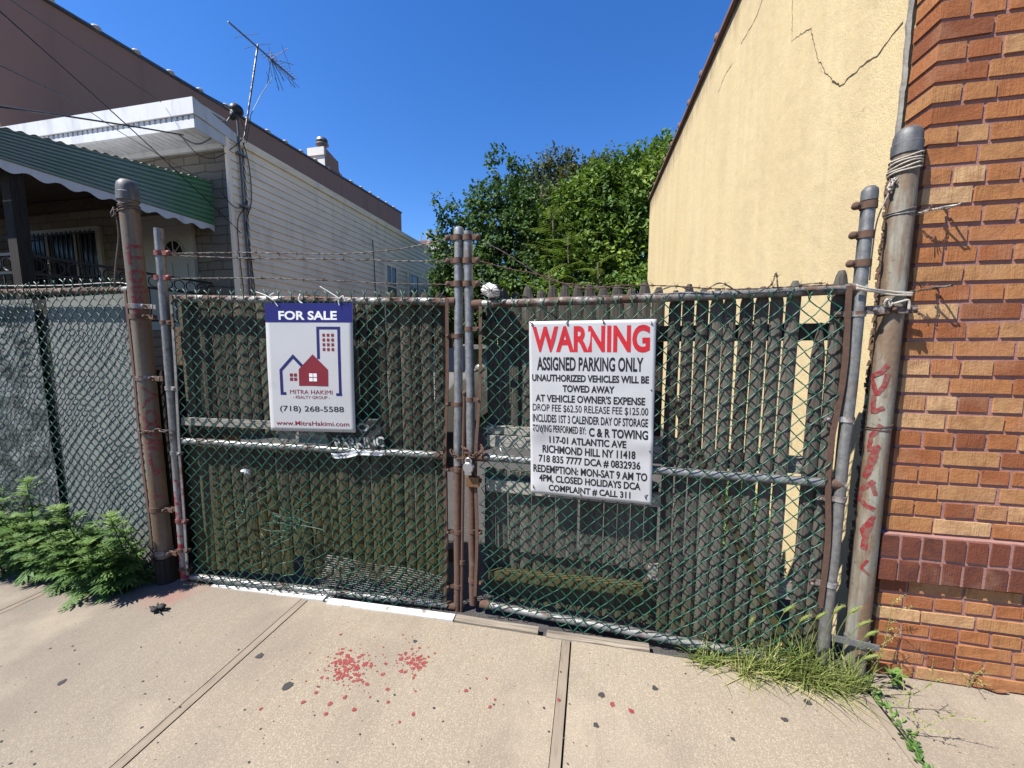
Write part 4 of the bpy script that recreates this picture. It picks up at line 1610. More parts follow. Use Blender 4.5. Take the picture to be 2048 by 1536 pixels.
b = MB()
k0 = V(AXL[0] - 0.055, AXL[1] - 0.03, 2.23)
for i in range(7):
    b.tube([k0 + V(rnd(-.02, .02), rnd(-.02, .02), rnd(-.03, .03)) for _ in range(5)], 0.003, 5)
b.tube(smooth_pts([k0, atY(238, 470, 1.79), atY(232, 530, 1.79), atY(229, 578, 1.79)]), 0.005, 6)
b.build('guy_wire', M['wire_dark'], lp, smooth='all')

AXR, RR = (1.1985, 1.898), 0.0425
rp_ = thing('steel_post', 'tall rust streaked steel gate post with rope wraps by the brick wall', 'post', (AXR[0], AXR[1], 0), 'tall gate posts')
b = MB()
b.tube([V(AXR[0], AXR[1], -0.2), V(AXR[0], AXR[1], 0.8), V(AXR[0] + 0.002, AXR[1], 1.5), V(AXR[0], AXR[1], 2.29)], RR, 26)
b.build('pipe', M['post_zinc'], rp_, smooth=True)
b = MB()
b.lathe([(0.043, 2.235), (0.047, 2.237), (0.048, 2.278), (0.045, 2.281), (0.0445, 2.305), (0.039, 2.325), (0.025, 2.338), (0.004, 2.344)], (AXR[0], AXR[1], 0), 26)
b.build('cap', M['cap_iron'], rp_, smooth=True)
strokes(AXR, RR, [([(1777, 728), (1762, 745), (1744, 752), (1752, 790), (1768, 772), (1776, 748)], 0.8), ([(1748, 790), (1745, 825), (1768, 815)], 0.8), ([(1763, 850), (1742, 872), (1738, 900), (1760, 893)], 0.8),
                  (zz4([(612, -12), (570, 100), (550, 132)]), 1.2), (zz4([(600, 150), (535, 190), (528, 235), (560, 268), (600, 288)]), 0.9), (zz4([(590, 160), (606, 220)]), 0.7),
                  (zz4([(600, 320), (540, 385), (556, 430)]), 0.8), (zz4([(588, 340), (560, 400), (548, 480)]), 1.0), ([(1735, 1120), (1722, 1135), (1738, 1150)], 0.5)], 0.022, 'spray_red', rp_)
wire_wrap(AXR, 0.0445, 2.165, 5, 0.0125, 0.0036, 'rope_pale', rp_, 'rope_wrap', tilt=0.008)
wire_wrap(AXR, RR, 2.00, 2.2, 0.012, 0.0022, 'galvanised_pale', rp_, tilt=0.004)
wire_wrap(AXR, RR, 1.69, 1.2, 0.010, 0.0020, 'rust', rp_, tilt=0.004)
wire_wrap(AXR, RR, 1.13, 2.2, 0.012, 0.0022, 'rust', rp_, tilt=0.005)
b = MB()
k0 = V(AXR[0] - 0.048, AXR[1] - 0.02, 2.12)
for i in range(8):
    b.tube([k0 + V(rnd(-.014, .010), rnd(-.012, .012), rnd(-.03, .03)) for _ in range(5)], 0.003, 5)
b.tube(smooth_pts([k0, k0 + V(-0.028, 0.02, -0.12), k0 + V(-0.03, 0.03, -0.26), k0 + V(-0.018, 0.05, -0.36)]), 0.0026, 5)
b.build('rope_knot', M['rope_pale'], rp_, smooth='all')
b = MB()
for z in (1.632,):
    b.lathe([(RR + 0.001, -0.016), (RR + 0.005, -0.016), (RR + 0.005, 0.016), (RR + 0.001, 0.016)], V(AXR[0], AXR[1], z), 20)
    b.bar(V(AXR[0] + 0.06, AXR[1] - RR - 0.006, z), V(AXR[0] - 0.11, AXR[1] - RR - 0.002, z), 0.032, 0.006, V(0, 0, 1))
    b.bar(V(AXR[0] - RR, AXR[1] + 0.01, z + 0.002), V(AXR[0] - 0.13, AXR[1] + 0.004, z + 0.002), 0.03, 0.02, V(0, 0, 1))
    for dx in (-0.085, -0.02, 0.05):
        b.sphere(V(AXR[0] + dx, AXR[1] - RR - 0.012, z), 0.009, 8, 5)
b.build('hinge_collar', M['galvanised_rusty'], rp_, smooth=True)
b = MB()
b.lathe([(RR + 0.001, -0.014), (RR + 0.005, -0.014), (RR + 0.005, 0.014), (RR + 0.001, 0.014)], V(AXR[0], AXR[1], 0.165), 20)
b.bar(V(AXR[0] + 0.06, AXR[1] - RR - 0.004, 0.165), V(AXR[0] - 0.13, AXR[1] - RR, 0.185), 0.028, 0.006, V(0, 0, 1))
b.build('hinge_collar', M['galvanised'], rp_, smooth=True)
b = MB()
r0 = at_px(RG, 1712, 575, 0.03)
for k in range(4):
    b.tube(smooth_pts([r0 + V(-0.005, -0.01, rnd(-.01, .01)), r0 + V(0.04, -0.012, -0.012 + rnd(-.006, .006)), V(AXR[0] - 0.04, AXR[1] - 0.052, 1.695 + rnd(-.008, .008)), V(AXR[0] + 0.035, AXR[1] - 0.055, 1.69 + rnd(-.008, .008))]), 0.0042, 6)
b.tube(smooth_pts([V(AXR[0] - 0.05, AXR[1] - 0.05, 1.645), V(AXR[0] - 0.01, AXR[1] - 0.062, 1.66), V(AXR[0] + 0.02, AXR[1] - 0.06, 1.665), V(AXR[0] + 0.025, AXR[1] - 0.06, 1.63)]), 0.005, 6)
for i in range(9):
    b.tube([V(AXR[0] - 0.045, AXR[1] - 0.052, 1.655) + V(rnd(-.022, .022), rnd(-.012, .012), rnd(-.018, .02)) for _ in range(4)], 0.0032, 5)
tag(b.build('rope', M['rope_pale'], loc=(AXR[0], AXR[1] - 0.05, 1.66), smooth='all'), 'frayed pale rope tying the right gate to the tall rusty post', 'rope')
for zw, lab, mt, tail in ((2.006, 'upper bright wire anchor twisted from the rusty post into the brick wall', 'wire_pale', 1), (1.702, 'lower dark wire anchor with a hook from the rusty post to the brick wall', 'wire_dark', 0)):
    b = MB()
    w0 = V(AXR[0] + 0.042, AXR[1] - 0.01, zw)
    w1 = V(1.345, YB - 0.012, zw + 0.015)
    for s in (0, 1):
        P = []
        for i in range(25):
            k = i / 24
            a = k * 30 + s * math.pi
            p = w0.lerp(w1, k) + V(0, -0.035 * math.sin(k * math.pi), 0)
            P.append(p + V(0, 0.004 * math.cos(a), 0.004 * math.sin(a)))
        b.tube(P, 0.0020, 5)
    b.tube([w1 + V(-0.03, -0.018, 0.003), w1 + V(0.0, -0.05, 0.0), w1 + V(0.015, -0.052, 0.004), w1 + V(0.01, -0.01, 0.004), w1 + V(0.01, 0.012, 0.0)], 0.004, 6)
    for i in range(2 + tail):
        b.tube([w1 + V(-0.07, -0.03, 0), w1 + V(-0.08 + rnd(-.03, .03), -0.06, rnd(-0.02, 0.03))], 0.0018, 5)
    tag(b.build('wire_anchor', M[mt], loc=w1, smooth='all'), lab, 'wire', 'wire anchors in the brick wall')


# ---- barbed wire
def barbed(name, label, pts, mat, group, step=0.125, r=0.0016):
    b = MB()
    pts = smooth_pts(pts, 10)
    S = [0]
    for i in range(1, len(pts)):
        S.append(S[-1] + (pts[i] - pts[i - 1]).length)
    n = int(S[-1] / 0.008)
    def at(s):
        for i in range(1, len(pts)):
            if S[i] >= s:
                k = (s - S[i - 1]) / max(1e-9, S[i] - S[i - 1])
                return pts[i - 1].lerp(pts[i], k), (pts[i] - pts[i - 1]).normalized()
        return pts[-1], (pts[-1] - pts[-2]).normalized()
    for ph in (0, math.pi):
        P = []
        for i in range(n + 1):
            p, t = at(S[-1] * i / n)
            a = i * 0.55 + ph
            u = t.cross(V(0, 0, 1))
            u = u.normalized() if u.length > 0.01 else V(0, 1, 0)
            w = t.cross(u)
            P.append(p + (u * math.cos(a) + w * math.sin(a)) * r * 1.1)
        b.tube(P, r, 4)
    s = 0.05
    while s < S[-1]:
        p, t = at(s)
        u = t.orthogonal().normalized()
        w = t.cross(u)
        P = [p + t * (0.0022 * i / 3 - 0.004) + (u * math.cos(i * 0.8) + w * math.sin(i * 0.8)) * r * 2.4 for i in range(17)]
        b.tube(P, r * 0.8, 4)
        for q in range(4):
            a = rnd(0, 6.28)
            b.tube([p + t * rnd(-.005, .005), p + t * rnd(-.014, .014) + (u * math.cos(a) + w * math.sin(a)) * 0.019], [r * 0.8, r * 0.25], 4)
        s += step * rnd(0.88, 1.12)
    return tag(b.build(name, M[mat], loc=pts[0], smooth='all'), label, 'barbed wire', group)


B = 'barbed wire strands above the left gate leaf'
barbed('barbed_wire', 'topmost strand of rusty barbed wire over the left gate, rising to the centre post', [at_px(LG, x, y, 0.006) for x, y in ((338, 507), (480, 505), (600, 507), (700, 507), (790, 499), (850, 488), (893, 477))], 'wire_dark', B)
barbed('barbed_wire', 'middle strand of rusty barbed wire over the left gate, running level', [at_px(LG, x, y, 0.004) for x, y in ((340, 511), (480, 516), (600, 518), (700, 519), (800, 522), (893, 523))], 'wire_dark', B)
barbed('barbed_wire', 'lowest strand of rusty barbed wire, just above the left gate rail', [at_px(LG, x, y, 0.006) for x, y in ((343, 557), (480, 556), (560, 557), (660, 561), (780, 567), (893, 569))], 'wire_dark', B)
B = 'loose barbed wire along the right gate leaf'
barbed('barbed_wire', 'slack barbed wire drooping from the centre post behind the white rag', [at_px(RG, x, y, -0.01) for x, y in ((958, 480), (1000, 500), (1040, 525), (1100, 560), (1180, 572), (1260, 577))], 'wire_dark', B)
barbed('barbed_wire', 'loose barbed wire lying along the right gate rail by picket tips', [at_px(RG, x, y, 0.03) for x, y in ((960, 522), (1020, 538), (1080, 550), (1160, 576), (1250, 571), (1340, 572), (1420, 577), (1500, 578), (1590, 573), (1690, 569))], 'rust', B, 0.10)
barbed('barbed_wire', 'tangled barbed wire loops on the right half of the right gate top rail', [at_px(RG, x, y, o) for x, y, o in ((1300, 590, 0.03), (1350, 572, 0.05), (1400, 586, 0.03), (1440, 566, 0.05), (1490, 588, 0.04), (1540, 572, 0.05), (1552, 545, 0.04), (1560, 582, 0.03), (1600, 570, 0.04), (1650, 566, 0.04))], 'wire_dark', B, 0.07)


# ------------------------------------------------------------------ wooden picket panels hung behind the gates
def picket(b, pl, u, w, z0, z1, off, lean=0.0, tip=0.07, broken=False, flat=0.007):
    rows = [(z0, 1), (z0 + (z1 - z0) * 0.33, 1), (z0 + (z1 - z0) * 0.66, 1), (z1 - tip, 1), (z1 - tip * 0.25, 0.62), (z1, 0.34)]
    if broken:
        rows = rows[:3] + [(z1 - 0.14, 0.9), (z1 - 0.06, 0.5), (z1, 0.06)]
    prof = [(-0.5, 0), (-0.27, 0.75), (0, 1), (0.27, 0.75), (0.5, 0)]
    vs = []
    wob = rnd(0, 9)
    for z, k in rows:
        for a, h in prof:
            uu = u + a * w * k + lean * (z - z0) + 0.002 * math.sin(z * 5 + wob)
            vs.append(pl.at(uu, z + (rnd(-.008, .008) if z == z0 else 0), off + h * flat * (1 if k > 0.5 else 0.7), False))
    n = len(rows)
    for z, k in rows:
        for a in (-0.5, 0.5):
            vs.append(pl.at(u + a * w * k + lean * (z - z0) + 0.002 * math.sin(z * 5 + wob), z, off - 0.012, False))
    fs = []
    for i in range(n - 1):
        for k in range(4):
            fs.append((i * 5 + k, i * 5 + k + 1, (i + 1) * 5 + k + 1, (i + 1) * 5 + k))
        c = n * 5 + i * 2
        fs.append((c + 1, c, c + 2, c + 3))
        fs.append((i * 5, (i + 1) * 5, c + 2, c))
        fs.append((i * 5 + 4, c + 1, c + 3, (i + 1) * 5 + 4))
    t = (n - 1) * 5
    c = n * 5 + (n - 1) * 2
    fs.append((t, t + 1, t + 2, t + 3, t + 4, c + 1, c))
    b.add(vs, fs)


LPk = thing('picket_panel', 'dark mossy wooden picket panel fixed behind the left gate leaf', 'picket panel', LG.at(0.9, 0, -0.05), 'picket panels behind the gates')
b = MB()
u = LG.px(372, 880, -0.04)[0]
uend = LG.px(893, 880, -0.04)[0]
usale = LG.px(757, 760, -0.04)[0]
i = 0
while u < uend - 0.03:
    w = rnd(0.052, 0.078)
    b.tint = rnd(0.05, 0.95)
    right = u > usale - 0.04
    rec = -0.030 if right else -0.062
    top = (rz['top'] * 0 + 1.775) + rnd(-0.012, 0.014) - 0.02 * u
    if right:
        top += 0.02
    picket(b, LG, u + w / 2, w, 0.945 if not right else 0.05, top, rec + rnd(-.004, .004), rnd(-.004, .004))
    if not right or random.random() < 0.0:
        if True:
            b.tint = rnd(0.2, 0.75)
            picket(b, LG, u + w / 2 + rnd(-.006, .006), w, 0.06 + (0.14 if 0.66 < u < 0.72 else 0) + rnd(0, 0.02), 0.875, -0.040 + rnd(-.004, .004), rnd(-.006, .006), tip=0.012)
    u += w + (rnd(0.001, 0.005) if random.random() < 0.85 else rnd(0.007, 0.011))
    i += 1
b.build('pickets', M['picket_wood'], LPk)
for (xa, ya, xb_, yb_, o, w_, nm) in ((366, 842, 575, 851, -0.022, 0.045, 'front'), (560, 868, 760, 880, -0.045, 0.085, 'front')):
    b = MB()
    b.bar(at_px(LG, xa, ya, o), at_px(LG, xb_, yb_, o), w_, 0.02, V(0, 0, 1))
    b.build('rail', M['rail_wood'], LPk)
for z in (1.55, 0.98, 0.84, 0.28):
    b = MB()
    b.bar(LG.at(0.06, z, -0.105), LG.at(1.70, z, -0.105), 0.085, 0.03, V(0, 0, 1))
    b.build('rail', M['picket_wood_grey'], LPk)

RPk = thing('picket_panel', 'weathered grey picket panel with missing boards behind the right gate leaf', 'picket panel', RG.at(0.9, 0, -0.05), 'picket panels behind the gates')
b = MB()
usplit = RG.px(1310, 800, -0.05)[0]
u = RG.px(972, 800, -0.10)[0]
while u < usplit - 0.02:
    w = rnd(0.060, 0.068)
    b.tint = rnd(0.15, 0.6)
    picket(b, RG, u + w / 2, w, 1.02, 1.785 + rnd(-.02, .02), -0.125 + rnd(-.004, .004), rnd(-.003, .003))
    b.tint = rnd(0.35, 0.85)
    picket(b, RG, u + w / 2 + rnd(-.004, .004), w, 0.33, 0.80, -0.075 + rnd(-.003, .003), rnd(-.003, .003), tip=0.01)
    b.tint = rnd(0.2, 0.6)
    picket(b, RG, u + w / 2, w, 0.015, 0.335, -0.10, rnd(-.003, .003), tip=0.01)
    u += w + rnd(0.001, 0.006)
pieces = [(1339, 1377), (1379, 1402), (1406, 1436), (1440, 1466), (1470, 1496), (1501, 1526), (1532, 1560), (1566, 1598)]
uR0 = RG.px(1338, 640, -0.03)[0]
uG0 = RG.px(1600, 640, -0.03)[0]
n = 9
gap = [0.008, 0.003, 0.006, 0.003, 0.008, 0.004, 0.013, 0.006, 0.004]
w = (uG0 - uR0 - sum(gap[:n - 1])) / n
u = uR0
for i in range(n):
    b.tint = rnd(0.1, 1.0)
    picket(b, RG, u + w / 2, w * rnd(0.93, 1.0), 0.03 + rnd(0, .03), 1.762 + rnd(-.025, .018), -0.032 + rnd(-.004, .004), rnd(-.003, .002), flat=0.008)
    u += w + gap[i]
ub = RG.px(1625, 720, -0.03)[0]
b.tint = 0.55
picket(b, RG, ub + w * 0.5, w * 1.02, 0.04, 1.585, -0.032, -0.002, broken=True, flat=0.008)
b.tint = 0.75
picket(b, RG, ub + w * 1.58, w * 1.02, 0.04, 1.80, -0.034, 0.0)
b.build('pickets', M['picket_wood_grey'], RPk)
for z, o, ua, ub_, wd in ((1.535, -0.085, usplit, 1.66, 0.075), (0.93, -0.085, usplit, 1.66, 0.075), (0.32, -0.085, usplit, 1.66, 0.085), (1.57, -0.10, 0.02, usplit - 0.01, 0.085)):
    b = MB()
    b.tint = 0.4
    b.bar(RG.at(ua, z, o), RG.at(ub_, z, o), wd, 0.035, V(0, 0, 1))
    b.build('rail', M['picket_wood'] if z > 1.5 else M['rail_wood'], RPk)
for (xa, ya, xb_, yb_, o, w_, t_) in ((976, 857, 1362, 886, -0.085, 0.040, 0.05), (976, 880, 1386, 908, -0.062, 0.062, 0.03), (974, 968, 1352, 1002, -0.055, 0.066, 0.035), (978, 1145, 1286, 1178, -0.060, 0.050, 0.05)):
    b = MB()
    b.tint = 0.6
    b.bar(at_px(RG, xa, ya, o), at_px(RG, xb_, yb_, o), w_, t_, V(0, 0, 1))
    b.build('rail', M['rail_wood'] if ya < 1100 else M['picket_wood'], RPk)
b = MB()
b.tint = 0.3
b.bar(at_px(RG, 1336, 775, -0.014), at_px(RG, 1575, 1300, -0.012), 0.035, 0.014, RG.d)
tag(b.build('wood_stick', M['picket_wood'], loc=at_px(RG, 1575, 1300, -0.012)), 'thin mossy stick leaning diagonally across the right picket panel', 'stick')

# hardware cloth patch on the left gate
hc = MB()
c4 = [at_px(LG, x, y, 0.016) for x, y in ((655, 1110), (888, 1152), (880, 1212), (640, 1168))]


def hcp(u, v):
    p = c4[0].lerp(c4[1], u).lerp(c4[3].lerp(c4[2], u), v)
    return p + LG.n * (0.006 * math.sin(u * 7 + v * 3)) + V(0, 0, 0.004 * math.sin(u * 11))


nu, nv = 58, 14
for i in range(nu + 1):
    hc.tube([hcp(i / nu, k / 6) for k in range(7)], 0.0011, 4)
for j in range(nv + 1):
    hc.tube([hcp(k / 14, j / nv) + LG.n * 0.0018 for k in range(15)], 0.0011, 4)
tag(hc.build('wire_cloth', M['wire_grey'], loc=c4[3]), 'square mesh wire cloth patch at the bottom of the left gate', 'wire mesh')
b = MB()
for i in range(9):
    p = at_px(LG, 555 + rnd(-15, 30), 1035 + rnd(-12, 14), 0.03)
    b.tube(smooth_pts([p, p + V(rnd(-.05, .12), rnd(-.03, .0), rnd(-.04, .03)), p + V(rnd(.02, .22), rnd(-.03, .01), rnd(-.06, .02)), p + V(rnd(.0, .25), rnd(-.01, .01), rnd(-.10, .0))]), 0.0019, 5)
p = at_px(LG, 520, 1058, 0.03)
b.tube(smooth_pts([at_px(LG, 590, 1060, 0.03), at_px(LG, 545, 1062, 0.04), at_px(LG, 520, 1055, 0.04), at_px(LG, 530, 1047, 0.035), at_px(LG, 575, 1042, 0.03)]), 0.0019, 5)
tag(b.build('loose_wire', M['vinyl_green'], loc=p, smooth='all'), 'torn tangle of green fence wire low on the left gate', 'wire')

# ------------------------------------------------------------------ signs
def text_geo(body, bold=0.0):
    cu = bpy.data.curves.new('lettering', 'FONT')
    cu.body = body
    cu.resolution_u = 4
    cu.offset = bold
    ob = bpy.data.objects.new('lettering', cu)
    col.objects.link(ob)
    bpy.context.view_layer.update()
    ev = ob.evaluated_get(bpy.context.evaluated_depsgraph_get())
    me = ev.to_mesh()
    vs = [(v.co.x, v.co.y) for v in me.vertices]
    fs = [tuple(p.vertices) for p in me.polygons]
    ev.to_mesh_clear()
    bpy.data.objects.remove(ob)
    bpy.data.curves.remove(cu)
    x0, x1 = min(v[0] for v in vs), max(v[0] for v in vs)
    y0, y1 = min(v[1] for v in vs), max(v[1] for v in vs)
    return [((x - x0) / (x1 - x0), (y - y0) / (y1 - y0)) for x, y in vs], fs


class Sign:
    """a thin sheet with four corner points (top left, top right, bottom right, bottom left) and a bend"""
    def __init__(s, c, n, bend):
        s.c, s.n, s.bend = c, n, bend

    def p(s, u, v, lift=0.0):
        q = s.c[0].lerp(s.c[1], u).lerp(s.c[3].lerp(s.c[2], u), v)
        return q + s.n * (s.bend(u, v) + lift)

    def sheet(s, name, mat, parent, nu=40, nv=50, th=0.0016):
        b = MB()
        b.grid(lambda u, v: s.p(u, v), nu, nv)
        b.grid(lambda u, v: s.p(1 - u, v, -th), nu, nv)
        m = (nu + 1) * (nv + 1)
        fs = []
        W = nu + 1
        for i in range(nu):
            fs.append((i, m + nu - i, m + nu - i - 1, i + 1))
            fs.append((nv * W + i, nv * W + i + 1, m + nv * W + nu - i - 1, m + nv * W + nu - i))
        for j in range(nv):
            fs.append((j * W, (j + 1) * W, m + (j + 1) * W + nu, m + j * W + nu))
            fs.append((j * W + nu, m + j * W, m + (j + 1) * W, (j + 1) * W + nu))
        b.add([], [])
        b.f += fs
        b.t += [0.5] * len(fs)
        b.m += [0] * len(fs)
        return b.build(name, mat, parent, smooth='all')

    def text(s, b, body, u0, u1, v0, v1, bold=0.02, lift=0.0009):
        vs, fs = text_geo(body, bold)
        b.add([s.p(u0 + (u1 - u0) * x, v1 + (v0 - v1) * y, lift) for x, y in vs], fs)

    def poly(s, b, pts, lift=0.0009, sub=1):
        b.add([s.p(u, v, lift) for u, v in pts], [tuple(range(len(pts) - 1, -1, -1))])

    def rect(s, b, u0, v0, u1, v1, lift=0.0009, n=6):
        vs = [s.p(u0 + (u1 - u0) * i / n, v0 + (v1 - v0) * j / n, lift) for j in range(n + 1) for i in range(n + 1)]
        b.add(vs, [(j * (n + 1) + i, (j + 1) * (n + 1) + i, (j + 1) * (n + 1) + i + 1, j * (n + 1) + i + 1) for j in range(n) for i in range(n)])


# warning sign on the right gate
OFF = 0.036
cW = [at_px(RG, x, y, OFF) for x, y in ((1058, 643), (1313, 638), (1303, 1010), (1062, 985))]


def bendW(u, v):
    d = 0.006 * math.sin(u * 3.0) * math.sin(v * 3.1)
    d += 0.007 * math.exp(-((u - 0.06) / 0.10) ** 2 - ((v - 0.62) / 0.07) ** 2) - 0.006 * math.exp(-((u - 0.20) / 0.13) ** 2 - ((v - 0.70) / 0.08) ** 2)
    d += 0.006 * math.exp(-((u - 0.97) / 0.10) ** 2 - ((v - 0.66) / 0.05) ** 2) - 0.005 * math.exp(-((u - 0.90) / 0.10) ** 2 - ((v - 0.75) / 0.07) ** 2)
    d += 0.008 * math.exp(-((u - 0.05) / 0.07) ** 2 - ((v - 0.96) / 0.06) ** 2) + 0.004 * math.exp(-((u - 0.3) / 0.12) ** 2 - ((v - 0.03) / 0.06) ** 2)
    d += 0.004 * math.exp(-((u - 0.45) / 0.2) ** 2 - ((v - 1.0) / 0.06) ** 2) + 0.0035 * noise.noise(V(u * 4, v * 5, 3)) + 0.0012 * noise.noise(V(u * 11, v * 13, 7))
    return d


ws = thing('warning_sign', 'dented white parking warning sign with red heading wired to the right gate', 'sign', cW[3].lerp(cW[2], 0.5))
S = Sign(cW, RG.n, bendW)
S.sheet('sheet', M['sign_sheet'], ws)
b = MB()
S.text(b, 'WARNING', 0.028, 0.957, 0.028, 0.173, 0.035)
b.build('heading', M['ink_red'], ws)
b = MB()
for body, u0, u1, v0, v1, bd in (('ASSIGNED PARKING ONLY', .065, .912, .199, .276, .022), ('UNAUTHORIZED VEHICLES WILL BE', .022, .957, .297, .337, .03), ('TOWED AWAY', .28, .697, .355, .395, .03),
                                 ("AT VEHICLE OWNER'S EXPENSE", .05, .932, .411, .454, .026), ('DROP FEE $62.50 RELEASE FEE $125.00', .024, .957, .467, .514, .004), ('INCLUDES 1ST 3 CALENDER DAY OF STORAGE', .024, .957, .526, .572, .018),
                                 ('TOWING PERFORMED BY:', .024, .472, .587, .629, .012), ('C & R TOWING', .497, .960, .590, .640, .03), ('117-01 ATLANTIC AVE', .165, .795, .652, .694, .026), ('RICHMOND HILL NY 11418', .105, .868, .707, .753, .026),
                                 ('718 835 7777 DCA # 0832936', .072, .908, .765, .812, .022), ('REDEMPTION: MON-SAT 9 AM TO', .024, .962, .825, .871, .024), ('4PM, CLOSED HOLIDAYS DCA', .075, .912, .881, .930, .026), ('COMPLAINT # CALL 311', .158, .835, .938, .980, .026)):
    S.text(b, body, u0, u1, v0, v1, bd + 0.005)
b.build('lettering', M['ink_black'], ws)
b = MB()
for u, v in ((0.025, 0.022), (0.325, 0.018), (0.605, 0.015), (0.965, 0.025), (0.03, 0.615), (0.10, 0.625), (0.975, 0.70), (0.03, 0.965), (0.44, 0.985), (0.955, 0.965), (0.975, 0.37), (0.50, 0.67)):
    p = S.p(u, v, 0.001)
    b.sphere(p, 0.004, 7, 5)
    if v < 0.05 or v > 0.95:
        b.tube([p + RG.n * 0.003, p + V(rnd(-.01, .01), 0, rnd(0.0, 0.016)) + RG.n * 0.004, p + V(rnd(-.012, .012), 0, rnd(.012, .022)) - RG.n * 0.002], 0.0022, 5)
b.build('fastener', M['wire_dark'], ws, smooth='all')

# for sale sign on the left gate
cS = [at_px(LG, x, y, 0.036) for x, y in ((529, 606), (705, 606), (711, 865), (542, 861))]
fs_ = thing('for_sale_sign', 'white and blue for sale sign with a red house emblem hanging on the left gate', 'sign', cS[3].lerp(cS[2], 0.5))
S = Sign(cS, LG.n, lambda u, v: 0.004 * math.sin(v * 3.1) * (0.4 + u) + 0.002 * noise.noise(V(u * 3, v * 3, 6)))
S.sheet('sheet', M['sign_sheet'], fs_, 20, 30, 0.004)
b = MB()
S.rect(b, 0.0, 0.0, 1.0, 0.146, 0.0009, 12)
b.build('blue_band', M['sign_blue'], fs_)
b = MB()
S.text(b, 'FOR SALE', .158, .827, .060, .128, 0.03, 0.0018)
b.build('heading', M['ink_white'], fs_)
b = MB()
b2 = MB()
for r in ((0.588, 0.178, 0.860, 0.199), (0.588, 0.199, 0.620, 0.425), (0.828, 0.199, 0.860, 0.690), (0.795, 0.690, 0.862, 0.711)):
    S.rect(b, *r, n=2)
b.build('tower_outline', M['ink_navy'], fs_)
b = MB()
for pts in ([(0.142, 0.710), (0.142, 0.512), (0.176, 0.520), (0.176, 0.710)], [(0.176, 0.688), (0.210, 0.688), (0.210, 0.710), (0.176, 0.710)],
            [(0.142, 0.512), (0.309, 0.390), (0.309, 0.425), (0.176, 0.520)], [(0.309, 0.390), (0.424, 0.474), (0.400, 0.492), (0.309, 0.425)]):
    S.poly(b, pts)
S.poly(b2, [(0.538, 0.390), (0.709, 0.507), (0.706, 0.636), (0.368, 0.636), (0.370, 0.508)], 0.0013)
b.build('house_outline', M['ink_navy'], fs_)
for i in range(2):
    for j in range(2):
        S.rect(b2, 0.262 + i * 0.048, 0.540 + j * 0.033, 0.298 + i * 0.048, 0.565 + j * 0.033, n=1)
for i in range(3):
    for j in range(4):
        S.rect(b2, 0.656 + i * 0.0505, 0.231 + j * 0.0365, 0.686 + i * 0.0505, 0.254 + j * 0.0365, n=1)
b2.build('emblem', M['ink_maroon'], fs_)
b2 = MB()
S.text(b2, 'MITRA HAKIMI', .255, .752, .668, .701, 0.0)
S.text(b2, '- REALTY GROUP -', .287, .721, .714, .738, 0.0)
b2.build('company_lettering', M['ink_maroon'], fs_)
b2 = MB()
S.text(b2, 'www.MitraHakimi.com', .073, .932, .917, .953, 0.008)
b2.build('web_lettering', M['ink_maroon'], fs_)
b = MB()
for i in range(2):
    for j in range(2):
        S.rect(b, 0.491 + i * 0.048, 0.538 + j * 0.034, 0.532 + i * 0.048, 0.566 + j * 0.034, 0.0020, 1)
b.build('emblem_window', M['ink_white'], fs_)
b = MB()
S.text(b, '(718) 268-5588', .127, .877, .796, .853, 0.008)
b.build('lettering', M['ink_black'], fs_)
b = MB()
for u in (0.14, 0.855):
    b.sphere(S.p(u, 0.985, 0.0005), 0.004, 7, 5)
b.build('fastener', M['wire_dark'], fs_)
for lab, pts, tp in (('white cable tie at the left top corner of the for sale sign', ((556, 613), (548, 602), (540, 592), (548, 586)), ((548, 601), (530, 590), (512, 584))),
                     ('white cable tie at the right top corner of the for sale sign, long tail up', ((679, 611), (677, 600), (686, 592), (690, 603)), ((680, 598), (660, 585), (640, 573)))):
    b = MB()
    P = [at_px(LG, x, y, 0.045) for x, y in pts]
    b.tube(smooth_pts(P), 0.0028, 6)
    P = [at_px(LG, x, y, 0.05) for x, y in tp]
    b.tube(smooth_pts(P), [0.0028] * 8 + [0.0022] * 7, 6)
    tag(b.build('cable_tie', M['tie_white'], loc=P[0], smooth='all'), lab, 'cable tie', 'white cable ties')
b = MB()
P = [at_px(LG, x, y, 0.03) for x, y in ((601, 588), (598, 600), (606, 608))]
b.tube(smooth_pts(P), 0.0045, 6)
tag(b.build('cable_tie', M['tie_white'], loc=P[0], smooth='all'), 'short white tie looped over the rail above the middle of the for sale sign', 'cable tie', 'white cable ties')

# old no parking sign between mesh and boards
cN = [at_px(LG, x, y, 0.012) for x, y in ((640, 836), (762, 838), (772, 905), (668, 912))]
ns = thing('no_parking_sign', 'old crumpled black no parking sign half hidden below the for sale sign', 'sign', cN[3].lerp(cN[2], 0.5))
S = Sign(cN, LG.n, lambda u, v: 0.004 * noise.noise(V(u * 4, v * 4, 2)) + 0.010 * max(0, v - 0.88) / 0.12)
S.sheet('sheet', M['sign_black'], ns, 20, 16, 0.0012)
b = MB()
S.text(b, 'NO', 0.36, 0.78, 0.13, 0.36, 0.03)
S.text(b, 'PARKING', 0.10, 1.0, 0.52, 0.83, 0.03)
b.build('lettering', M['ink_white_worn'], ns)
b = MB()
S2 = Sign(cN, LG.n, lambda u, v: 0.012 + 0.012 * noise.noise(V(u * 9, v * 4, 5)))
b.grid(lambda u, v: S2.p(0.0 + 1.0 * u, 0.90 + 0.14 * v + 0.03 * math.sin(u * 9), 0.003 * math.sin(v * 9)), 24, 4)
b.build('torn_edge', M['ink_white'], ns, smooth='all')


